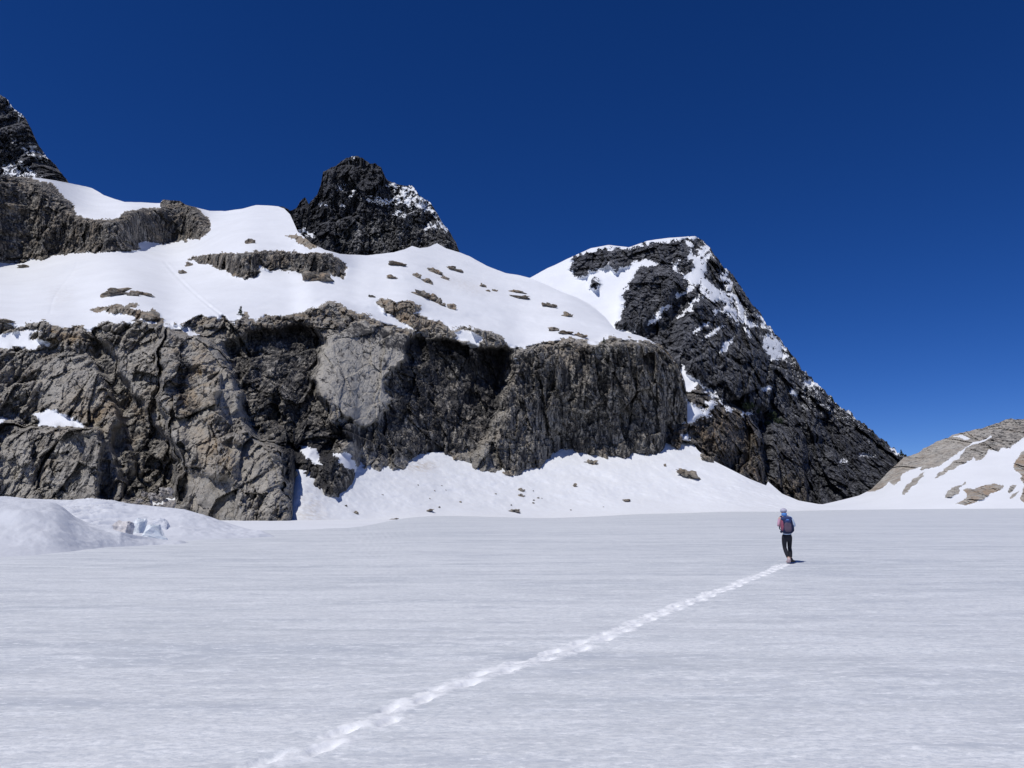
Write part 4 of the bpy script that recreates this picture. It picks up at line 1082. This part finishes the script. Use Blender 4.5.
rng = random.Random(4)
def rock_on(key, px, py, w, h, tilt, label, group, mat=None, name="snow_rock", warm=0.45, seed=None):
    D = surf_point(key, px, py) - 0.25 * w * 0.6
    x, y, z = pxpt(px, py, D)
    m = D / 748.0
    o = rock_mesh(name, (x, y, z), w * m * 0.54 * rng.uniform(0.85, 1.15), w * m * rng.uniform(0.3, 0.6), h * m * 0.66 * rng.uniform(0.85, 1.2), math.radians(tilt + rng.uniform(-6, 6)), seed or int(px * 7 + py * 13) % 997, mat or M_SLAB, warm, 3, 1.35)
    return tag(o, label, 'rock', group)
GU = "rocks showing through the upper snowfield"
for a in [
    (116, 294, 28, 7, 0, "largest of three brown rocks in a row on snow above the left cliff"),
    (134, 295.6, 11, 5, 0, "middle one of three brown rocks in a row above the left cliff"),
    (144, 294.2, 13, 3.5, 12, "thin right-hand one of three brown rocks in a row above the left cliff"),
    (6, 321.5, 14, 2.6, 0, "thin flat rock at the left frame edge on top of the left cliff"),
    (5, 328, 14, 8, 10, "thick brown rock at the left frame edge below a thin flat one"),
    (183, 273, 7, 2.8, 10, "small dark stone alone on snow beside the straight slide track"),
    (189, 265.5, 6, 4.5, 0, "small stone touching the left end of the middle rock band"),
    (250, 243, 8, 4.6, 0, "small dark stone alone on snow above the middle rock band"),
    (24, 267.5, 8, 2.8, 0, "small flat stone on snow just under the upper left rock band"),
    (316.5, 278, 21, 9, 0, "rounded grey boulder just under the right end of the middle rock band"),
    (372, 296.8, 6, 2, 10, "tiny flat stone left of the tan rock spur on the snowfield"),
    (392, 278, 13, 2.8, 8, "flat stone nearest below the dark tower's foot, left of a split pair"),
    (398, 264.6, 17, 1.8, 6, "thin line of rock just below the middle of the dark tower's foot"),
    (417, 277, 8, 3.6, 14, "smaller left half of a split pair of rocks below the dark tower"),
    (427, 282, 12, 4.8, 10, "larger right half of a split pair of rocks below the dark tower"),
    (436, 272.5, 14, 4.6, 18, "brown rock sloping down to the right under the tower's right corner"),
    (445, 278.5, 6, 3, 25, "little stone just right of the brown sloping rock under the tower"),
    (454, 270, 13, 3.8, 20, "dark rock highest on the snow right of the tower's foot"),
    (422, 296, 17, 6.5, 12, "long tan rock at the upper end of a row running down right"),
    (432, 300, 9, 6.5, 10, "grey rock second from the top in a row running down right"),
    (438, 303, 8, 5.4, 10, "tan rock third in a row running down right on the snowfield"),
    (443, 305.5, 6, 3, 0, "smallest stone at the lower end of a row running down right"),
    (452, 308.3, 9, 6, 25, "single grey rock right of the lower end of the rock row"),
    (482, 286.5, 6, 4.5, 0, "faint grey stone on the snow left of two tiny dark ones"),
    (488, 291.3, 4.5, 1.8, 0, "left one of two tiny dark stones side by side on the snow"),
    (494, 291, 6, 2, 0, "right one of two tiny dark stones side by side on the snow"),
    (518, 292.5, 14, 2.8, 16, "upper of two stacked thin ribs of rock on the right snowfield"),
    (519, 297.2, 16, 3, 4, "lower of two stacked thin ribs of rock on the right snowfield"),
    (551, 306.5, 13, 3, 20, "thin slanting rock on snow below the saddle beside the right peak"),
    (568, 316, 9, 4, 14, "small dark rock on snow lower right of the thin slanting one"),
    (554, 330, 10, 4, 8, "tan rock on snow just above the right cliff rim"),
    (566, 333, 12, 1.8, 4, "flattest rock on the snow just above the right cliff rim"),
    (581, 336, 11, 4.6, 12, "grey rock nearest the right cliff rim below the right peak"),
]: rock_on('massif', *a, GU)
GA = "rocks on the lower snow apron"
for a in [
    (602, 454.5, 12, 10, 20, "rounded tan boulder half buried at the foot of the right cliff"),
    (591.5, 462.5, 10, 3.6, 8, "small flat rock on the snow left below the rounded tan boulder"),
    (688, 475.5, 16, 6.5, 22, "brown rock cluster alone in the middle of the right snow apron"),
    (705.5, 459, 12, 6, 42, "leaning tan slab where the apron meets the right peak's rocky toe"),
    (626.5, 500.3, 6, 1.8, 0, "tiny dark stone low on the apron right of the middle"),
    (391, 521, 9, 2, -16, "thin dark stone at the shore of the frozen lake"),
    (521.5, 490.6, 4.6, 3, 10, "upper dark stone of the scatter below the cliff's lowest toe"),
    (521, 496, 3.6, 2.4, 0, "black pebble-like stone in the scatter below the cliff's lowest toe"),
    (515, 511, 9, 2, 8, "flat grey stone lowest in the scatter near the lake shore"),
    (429, 510.5, 6, 1.8, -8, "flat grey stone low on the apron below the stained cliff"),
    (575, 486, 3.2, 2.6, 0, "tiny grey stone on the apron below the right cliff"),
    (665, 466, 2.6, 2.6, 0, "tiny stone on the apron between right cliff and rock cluster"),
    (293.5, 478.5, 5.5, 7, 0, "dark rock sticking up at the right edge of the central buttress"),
    (356, 513, 3.4, 2, 0, "tiny stone on the narrow snow gully's fan"),
    (509, 474.5, 8, 4, 0, "grey rock at the tip of the cliff's lowest toe"),
]: rock_on('apron', *a, GA, None, "snow_rock", 0.25)
for i in range(22):          # scatter of small stones on the apron
    px = rng.choice([rng.gauss(522, 22), rng.gauss(436, 12), rng.gauss(355, 14), rng.gauss(560, 20)]); py = rng.uniform(478, 511)
    wv = rng.uniform(1.0, 2.2)
    rock_on('apron', px, py, wv, wv * 0.6, 0, "tiny dark stone scattered on the lower snow apron", "stones scattered on the apron", M_SLAB, "pebble", 0.1)
for i in range(34):
    px = rng.uniform(196, 282); py = 504 + (px - 196) * 0.24 + rng.uniform(-3, 9)
    wv = rng.uniform(1.5, 4.0)
    rock_on('apron', px, py, wv, wv * 0.6, rng.uniform(-20, 20), "brown stone littering the dirty snow under the central buttress", "stones under the central buttress", M_SLAB, "pebble", 0.7)

# heap of pale boulders at the foot of the left cliff, behind the bank
M_PALE = rock_material("boulder_rock", (0.50, 0.47, 0.43), (0.42, 0.395, 0.36), (0.26, 0.245, 0.23), (0.44, 0.37, 0.29), size=0.6, snow_dust=False)
GB = "pale boulders heaped under the left cliff"
for i in range(40):
    t = i / 39.0; px = rng.uniform(126, 172); top = 490 + abs(px - 150) * 0.30
    py = top + (512 - top) * rng.random() ** 0.8
    D = 296 - (py - 490) * 0.9 - 22
    wv = rng.uniform(4.0, 8.5); m = D / 748.0
    o = rock_mesh("boulder", pxpt(px, py, D), wv * m * 0.55, wv * m * 0.5, wv * m * 0.42, rng.uniform(-0.5, 0.5), 300 + i, M_PALE, 0.35, 2, 1.2)
    tag(o, "pale angular boulder in the heap at the foot of the left cliff", 'boulder', GB)
D = 262
o = rock_mesh("boulder", pxpt(166, 492.5, D), 12 * D / 748 * 0.55, 2.0, 8 * D / 748 * 0.55, 0.2, 377, M_PALE, 0.5, 3, 0.9)
tag(o, "largest pale tan boulder on top of the heap under the left cliff", 'boulder', GB)

# ------------------------------------------------------------------ small trees and shrubs on the rocks
M_NEEDLE = simple_mat("needles", (0.035, 0.05, 0.026), 0.8, 0.45, 3.0)
M_BARK = simple_mat("bark", (0.09, 0.07, 0.05), 0.9, 0.3, 6.0)
def leaf_cloud(n, seed, fn, size):
    r = np.random.RandomState(seed)
    V = np.zeros((n, 4, 3))
    for i in range(n):
        c = np.array(fn(r)); a = r.normal(size=3); a /= np.linalg.norm(a); b = np.cross(a, r.normal(size=3)); b /= np.linalg.norm(b)
        s = size * r.uniform(0.6, 1.3)
        V[i] = [c - a * s, c + b * s * 0.5, c + a * s, c - b * s * 0.5]
    return V.reshape(-1, 3), np.arange(n * 4).reshape(n, 4)

def conifer(loc, h, w, seed, label, group):
    root = empty("stunted_conifer", loc, label, 'tree', group)
    k = 7; ang = np.linspace(0, 2 * np.pi, k, endpoint=False)
    rings = [(0 - 0.1 * h, 0.05 * h), (0.35 * h, 0.035 * h), (0.9 * h, 0.008 * h)]
    V = np.concatenate([np.stack([r * np.cos(ang), r * np.sin(ang), z + 0 * ang], -1) for z, r in rings])
    Q = np.array([(j * k + i, j * k + (i + 1) % k, (j + 1) * k + (i + 1) % k, (j + 1) * k + i) for j in range(2) for i in range(k)])
    mesh_from_arrays("trunk", V, Q, M_BARK, {}, True, None, root)
    def f(r):
        t = r.beta(1.1, 1.6); rad = w * 0.5 * (1 - t) ** 0.8 * math.sqrt(r.uniform(0.1, 1)) * (0.75 + 0.35 * math.sin(t * 24)); a = r.uniform(0, 6.283)
        return (rad * math.cos(a), rad * math.sin(a), h * (0.08 + 0.92 * t) - rad * 0.25)
    V, Q = leaf_cloud(220, seed, f, 0.085 * h)
    mesh_from_arrays("crown", V, Q, M_NEEDLE, {}, False, None, root)
    return root
for key, px, py, hp, wp, label in [
    ('massif', 240.5, 315, 9.5, 7, "small dark conifer standing alone on the cliff rim below the middle rock band"),
    ('massif', 604, 343, 6, 4, "tiny conifer on the rim of the right cliff"),
    ('peak', 901.5, 456, 6.5, 5, "tiny tree at the lower end of the right peak's ridge beside the hill"),
    ('peak', 884, 446.5, 4.5, 3.6, "small tree on the skyline ridge above a thin edge of snow"),
    ('peak', 873, 437, 4.5, 3.6, "small tree highest on the lower part of the skyline ridge"),
    ('peak', 832, 401.5, 5, 4, "small tree on the skyline ridge just above the bare rock steps"),
]:
    D = surf_point(key, px, py) - 0.5; m = D / 748.0
    conifer(pxpt(px, py, D), hp * m, wp * m, int(px), label, "small trees on the rocks")
def shrub(px, py, wp, hp, label):
    D = surf_point('peak', px, py) - 3.0; m = D / 748.0
    def f(r):
        v = r.normal(size=3); v /= np.linalg.norm(v); v *= r.uniform(0.3, 1) ** 0.5
        return (v[0] * wp * m * 0.5, v[1] * wp * m * 0.3, v[2] * hp * m * 0.5)
    V, Q = leaf_cloud(420, int(px * 3), f, 0.9)
    o = mesh_from_arrays("alpine_shrub", V, Q, M_NEEDLE, {}, False); o.location = pxpt(px, py, D)
    tag(o, label, 'shrub', "dark green shrubs on the right peak")
for a in [(748, 405.5, 13, 8, "broad dark green thicket on a ledge above the thin snow strip"),
          (757, 411, 6, 5, "small green shrub between the broad thicket and the lower shrubs"),
          (772, 415.5, 10, 9, "dark green shrub highest in the cluster right of the thin snow strip"),
          (778, 421.5, 12, 8, "right-hand shrub of the lower cluster on the dark peak"),
          (768, 424.5, 9, 7, "lowest left shrub of the lower cluster on the dark peak")]: shrub(*a)

# ------------------------------------------------------------------ the walker
def skin_mesh(name, verts, edges, mat, parent, subdiv=2, root=0, smooth=True):
    """verts: (x, y, z, rx, ry); one continuous surface grown round a skeleton"""
    me = bpy.data.meshes.new(name + "_skeleton")
    me.from_pydata([v[:3] for v in verts], edges, [])
    tmp = bpy.data.objects.new(name + "_skeleton", me); COL.objects.link(tmp)
    md = tmp.modifiers.new("skin", 'SKIN'); md.use_smooth_shade = True
    for i, v in enumerate(verts):
        sv = me.skin_vertices[0].data[i]; sv.radius = (v[3], v[4]); sv.use_root = (i == root)
    sd = tmp.modifiers.new("sub", 'SUBSURF'); sd.levels = subdiv; sd.render_levels = subdiv
    dg = bpy.context.evaluated_depsgraph_get(); dg.update()
    out = bpy.data.meshes.new_from_object(tmp.evaluated_get(dg))
    bpy.data.objects.remove(tmp); bpy.data.meshes.remove(me)
    out.name = name
    out.materials.clear(); out.materials.append(mat)
    o = bpy.data.objects.new(name, out); COL.objects.link(o)
    if parent: o.parent = parent
    return o

def join_into(o, others):
    bm = bmesh.new(); bm.from_mesh(o.data)
    for q in others:
        bm.from_mesh(q.data); m = q.data; bpy.data.objects.remove(q); bpy.data.meshes.remove(m)
    bm.to_mesh(o.data); bm.free()
    for p in o.data.polygons: p.use_smooth = True

def ellipsoid(name, c, r, mat, parent, fn=None, sub=3):
    V, Fc = ico(sub); W = V * np.array(r)
    if fn is not None: W = fn(W, V)
    o = mesh_from_arrays(name, W + np.array(c), Fc, mat, {}, True, None, parent); return o

M_SKIN = simple_mat("skin", (0.55, 0.36, 0.27), 0.55)
M_TROU = simple_mat("trousers", (0.016, 0.017, 0.024), 0.85, 0.3, 9)
M_JACK = simple_mat("jacket_fabric", (0.50, 0.60, 0.76), 0.8, 0.12, 7)
M_ROSE = simple_mat("rose_fabric", (0.55, 0.32, 0.42), 0.8, 0.15, 7)
M_BOOT = simple_mat("boot_leather", (0.022, 0.02, 0.024), 0.7)
M_GAIT = simple_mat("pale_gaiter", (0.55, 0.42, 0.42), 0.8)
M_CAP = simple_mat("cap_fabric", (0.44, 0.43, 0.52), 0.85, 0.1, 12)
M_HOOD = simple_mat("hood_fabric", (0.10, 0.26, 0.62), 0.8, 0.12, 9)
M_NAVY = simple_mat("pack_navy", (0.012, 0.018, 0.06), 0.75, 0.2, 9)
M_BLUE = simple_mat("pack_blue", (0.03, 0.05, 0.15), 0.7, 0.15, 9)
M_LBLUE = simple_mat("pack_light_blue", (0.10, 0.22, 0.55), 0.7)
M_GREY = simple_mat("pack_grey", (0.10, 0.075, 0.11), 0.8, 0.15, 9)
M_RED = simple_mat("pack_red", (0.28, 0.08, 0.13), 0.75, 0.15, 9)
M_HAIR = simple_mat("hair", (0.07, 0.045, 0.03), 0.7)

gx, gy, gz = ground_at(789.5, 562.9)
gx += 0.03
walker = empty("person", (gx, gy, gz), "walker seen from behind in pale blue jacket and black trousers on the frozen lake", 'person')

def build_person(R):
    # skeleton: x right, y away from the camera (walking direction), z up
    hip, knL, anL = (-0.04, 0.0, 0.86), (-0.118, 0.07, 0.47), (-0.07, -0.10, 0.10)
    knR, anR = (0.06, 0.13, 0.46), (0.03, 0.03, 0.09)
    v = [(*hip, 0.10, 0.075),                                                  # 0 pelvis
         (-0.025, 0.01, 1.02, 0.125, 0.095), (-0.03, 0.03, 1.22, 0.15, 0.11), (-0.035, 0.05, 1.38, 0.14, 0.09), (-0.04, 0.07, 1.47, 0.055, 0.055),   # 1-4 spine, neck
         (-0.045, 0.085, 1.56, 0.07, 0.075), (-0.045, 0.09, 1.64, 0.078, 0.09), (-0.045, 0.085, 1.70, 0.05, 0.06),                                  # 5-7 head
         (-0.125, 0.0, 0.80, 0.072, 0.072), (*knL, 0.055, 0.058), (-0.10, -0.02, 0.30, 0.05, 0.055), (*anL, 0.036, 0.038), (-0.072, -0.02, 0.045, 0.04, 0.035), (-0.075, 0.07, 0.03, 0.038, 0.025),   # 8-13 left leg
         (0.045, 0.01, 0.80, 0.072, 0.072), (*knR, 0.055, 0.058), (0.05, 0.07, 0.28, 0.05, 0.055), (*anR, 0.036, 0.038), (0.08, 0.06, 0.045, 0.04, 0.035), (0.15, 0.10, 0.03, 0.038, 0.025),   # 14-19 right leg
         (-0.20, 0.05, 1.385, 0.062, 0.06), (-0.265, 0.02, 1.17, 0.045, 0.045), (-0.20, 0.22, 1.19, 0.036, 0.036),    # 20-22 left arm
         (0.135, 0.05, 1.385, 0.062, 0.06), (0.235, 0.01, 1.14, 0.05, 0.048), (0.14, 0.21, 1.17, 0.036, 0.036)]     # 23-25 right arm
    e = [(0, 1), (1, 2), (2, 3), (3, 4), (4, 5), (5, 6), (6, 7), (0, 8), (8, 9), (9, 10), (10, 11), (11, 12), (12, 13), (0, 14), (14, 15), (15, 16), (16, 17), (17, 18), (18, 19),
         (3, 20), (20, 21), (21, 22), (3, 23), (23, 24), (24, 25)]
    body = skin_mesh("body", v, e, M_SKIN, R)
    extra = []
    # hands closed round the shoulder straps, five fingers each
    for sx, w in ((-1, v[22]), (1, v[25])):
        W = Vector(w[:3]); fwd = Vector((-sx * 0.35, 0.25, 0.9)).normalized(); side = Vector((-sx * 0.1, 0.95, -0.25)).normalized(); inn = Vector((-sx, 0.1, 0)).normalized()
        palm = W + fwd * 0.075
        extra.append(skin_mesh("hand", [(*W, 0.026, 0.022), (*(W + fwd * 0.04), 0.034, 0.018), (*palm, 0.036, 0.016)], [(0, 1), (1, 2)], M_SKIN, None, 1))
        for i, ln in enumerate((0.068, 0.076, 0.071, 0.056)):
            b0 = palm + side * (0.028 - 0.019 * i); b1 = b0 + fwd * ln * 0.42 + inn * 0.012; b2 = b1 + inn * ln * 0.36 + fwd * 0.004; b3 = b2 + inn * ln * 0.1 - fwd * ln * 0.26
            extra.append(skin_mesh("finger", [(*(b0 - fwd * 0.02), 0.009, 0.009), (*b0, 0.009, 0.009), (*b1, 0.0085, 0.0085), (*b2, 0.008, 0.008), (*b3, 0.007, 0.007)], [(0, 1), (1, 2), (2, 3), (3, 4)], M_SKIN, None, 1))
        t0 = W + fwd * 0.03 - side * 0.0 + side * 0.03; t1 = t0 + side * 0.02 + fwd * 0.03 + inn * 0.012; t2 = t1 + inn * 0.028 + fwd * 0.012
        extra.append(skin_mesh("thumb", [(*t0, 0.012, 0.012), (*t1, 0.011, 0.011), (*t2, 0.009, 0.009)], [(0, 1), (1, 2)], M_SKIN, None, 1))
    # face: nose, ears, eyes, mouth (turned away, looking along the path)
    hc = Vector((-0.045, 0.09, 1.615))
    nose = ellipsoid("nose", hc + Vector((0, 0.092, -0.02)), (0.013, 0.022, 0.022), M_SKIN, None, None, 2)
    chin = ellipsoid("chin", hc + Vector((0, 0.05, -0.085)), (0.045, 0.05, 0.04), M_SKIN, None, None, 2)
    ears = [ellipsoid("ear", hc + Vector((sx * 0.078, 0.0, -0.015)), (0.012, 0.022, 0.032), M_SKIN, None, None, 2) for sx in (-1, 1)]
    lip = ellipsoid("lip", hc + Vector((0, 0.09, -0.062)), (0.024, 0.01, 0.008), M_SKIN, None, None, 2)
    join_into(body, extra + [nose, chin, lip] + ears)
    M_EYE = simple_mat("eye", (0.05, 0.04, 0.03), 0.2)
    for sx in (-1, 1): ellipsoid("eye", hc + Vector((sx * 0.032, 0.083, 0.0)), (0.012, 0.008, 0.009), M_EYE, R, None, 2)
    # clothes
    def clothe(name, idx, grow, mat, hem=None):
        mp = {j: i for i, j in enumerate(idx)}
        vv = [(*v[j][:3], v[j][3] + grow, v[j][4] + grow) for j in idx]
        ee = [(mp[a], mp[b]) for a, b in e if a in mp and b in mp]
        return vv, ee
    vv, ee = clothe("jacket", [1, 2, 3, 23, 24, 25], 0.022, M_JACK)
    vv.append((-0.02, 0.0, 0.86, 0.17, 0.142)); ee.append((0, len(vv) - 1))
    vv.append((-0.038, 0.062, 1.445, 0.085, 0.08)); ee.append((2, len(vv) - 1))
    skin_mesh("jacket", vv, ee, M_JACK, R)
    skin_mesh("sleeve", [(-0.13, 0.05, 1.39, 0.085, 0.085), (v[20][0], v[20][1], v[20][2], 0.066, 0.066), (*v[21][:3], 0.052, 0.052), (*v[22][:3], 0.045, 0.045)], [(0, 1), (1, 2), (2, 3)], M_ROSE, R)
    vv = [(-0.035, 0.0, 0.95, 0.15, 0.12), (*hip, 0.15, 0.125), (-0.125, 0.0, 0.76, 0.092, 0.098), (-0.125, 0.045, 0.62, 0.074, 0.08), (*knL, 0.062, 0.066), (-0.105, 0.0, 0.33, 0.066, 0.07), (-0.08, -0.075, 0.15, 0.048, 0.05),
          (0.048, 0.01, 0.76, 0.092, 0.098), (0.056, 0.08, 0.62, 0.074, 0.08), (*knR, 0.062, 0.066), (0.055, 0.085, 0.32, 0.066, 0.07), (0.035, 0.04, 0.14, 0.048, 0.05)]
    skin_mesh("trousers", vv, [(0, 1), (1, 2), (2, 3), (3, 4), (4, 5), (5, 6), (1, 7), (7, 8), (8, 9), (9, 10), (10, 11)], M_TROU, R, 2, 1)
    # boots: left one in a pale gaiter lifting at the heel, right one dark and turned out
    def boot(an, toe, mat, name):
        d = Vector((toe[0] - an[0], toe[1] - an[1], 0)).normalized()
        heel = Vector(an) - d * 0.05
        b = skin_mesh(name, [(an[0], an[1], an[2] + 0.09, 0.052, 0.054), (*an, 0.050, 0.052), (heel.x, heel.y, 0.05, 0.045, 0.045)] +
                      [(an[0] + d.x * 0.06, an[1] + d.y * 0.06, 0.052, 0.05, 0.048), (toe[0], toe[1], 0.042, 0.05, 0.036), (toe[0] + d.x * 0.06, toe[1] + d.y * 0.06, 0.036, 0.036, 0.026)],
                      [(0, 1), (1, 2), (1, 3), (3, 4), (4, 5)], mat, R, 2, 1)
        return b
    boot((-0.07, -0.10, 0.10), (-0.072, 0.06, 0.03), M_GAIT, "boot")
    boot((0.03, 0.03, 0.09), (0.14, 0.09, 0.03), M_BOOT, "boot")
    # hood drawn up round the neck and the back of the head, cap over it
    skin_mesh("hood", [(-0.042, 0.062, 1.43, 0.10, 0.085), (-0.044, 0.062, 1.50, 0.092, 0.088), (-0.045, 0.075, 1.575, 0.104, 0.108)], [(0, 1), (1, 2)], M_HOOD, R, 2)
    def dome(W, V):
        W = W.copy(); W[:, 2] = np.where(W[:, 2] < -0.035, -0.035 + 0.1 * (W[:, 2] + 0.035), W[:, 2]); return W
    ellipsoid("cap", (-0.045, 0.085, 1.63), (0.102, 0.118, 0.085), M_CAP, R, dome)
    def brim(W, V):
        W = W.copy(); W[:, 2] = W[:, 2] - 0.6 * W[:, 0] ** 2 / 0.1; return W
    ellipsoid("cap_brim", (-0.045, 0.20, 1.615), (0.08, 0.07, 0.008), M_CAP, R, brim)
build_person(walker)
walker.rotation_euler = (0, -0.03, 0); walker.scale = (0.97, 0.97, 0.97)

pack = empty("backpack", (gx - 0.02, gy, gz), "navy blue backpack with red left side on the walker's back", 'backpack')
pack.rotation_euler = (0, -0.03, 0); pack.scale = (0.97, 0.97, 0.97)
def rounded_box(name, c, half, mat, parent, p=3.2, taper=0.0, sub=4, lump=0.006):
    V, Fc = ico(sub)
    q = np.sign(V) * np.abs(V) ** 1.0
    n = (np.abs(q) ** p).sum(1) ** (1.0 / p); W = q / n[:, None]
    W = W * np.array(half); k = 1 - taper * (W[:, 2] / half[2]); W[:, 0] *= k; W[:, 1] *= k
    W = W + lump * np.stack([fbm(W[:, 0] * 14 + 3 * i, W[:, 1] * 14, W[:, 2] * 14, 3, 600 + i) for i in range(3)], -1)
    return mesh_from_arrays(name, W + np.array(c), Fc, mat, {}, True, None, parent)
rounded_box("pack_body", (-0.035, -0.155, 1.165), (0.175, 0.11, 0.255), M_NAVY, pack, 3.5, 0.06)
rounded_box("pack_lid", (-0.04, -0.16, 1.385), (0.165, 0.115, 0.07), M_BLUE, pack, 2.8)
rounded_box("front_pocket", (-0.05, -0.255, 1.12), (0.115, 0.045, 0.155), M_GREY, pack, 3.0, 0.05)
rounded_box("front_panel", (-0.035, -0.25, 1.30), (0.10, 0.035, 0.055), M_BLUE, pack, 3.0)
rounded_box("emblem", (-0.045, -0.272, 1.345), (0.05, 0.02, 0.022), M_LBLUE, pack, 2.4, 0, 3, 0.002)
rounded_box("side_pocket", (-0.195, -0.165, 1.17), (0.045, 0.085, 0.17), M_RED, pack, 2.6)
rounded_box("side_pocket", (0.135, -0.165, 1.08), (0.03, 0.07, 0.11), M_NAVY, pack, 2.6)
for sx in (-1, 1):
    xo = -0.035 + sx * 0.105
    skin_mesh("shoulder_strap", [(xo, -0.07, 1.36, 0.03, 0.012), (xo, 0.02, 1.475, 0.03, 0.012), (xo, 0.13, 1.42, 0.03, 0.012), (xo + sx * 0.01, 0.17, 1.25, 0.025, 0.012), (xo + sx * 0.05, 0.12, 1.06, 0.02, 0.01), (xo + sx * 0.03, -0.05, 0.99, 0.02, 0.01)],
              [(0, 1), (1, 2), (2, 3), (3, 4), (4, 5)], M_NAVY, pack, 1)
skin_mesh("hip_belt", [(-0.20, -0.10, 0.97, 0.02, 0.04), (-0.195, 0.06, 0.975, 0.02, 0.035), (-0.03, 0.155, 0.97, 0.02, 0.03), (0.145, 0.06, 0.975, 0.02, 0.035), (0.15, -0.10, 0.97, 0.02, 0.04)], [(0, 1), (1, 2), (2, 3), (3, 4)], M_NAVY, pack, 1)
print('all', round(time.time() - T00, 1))
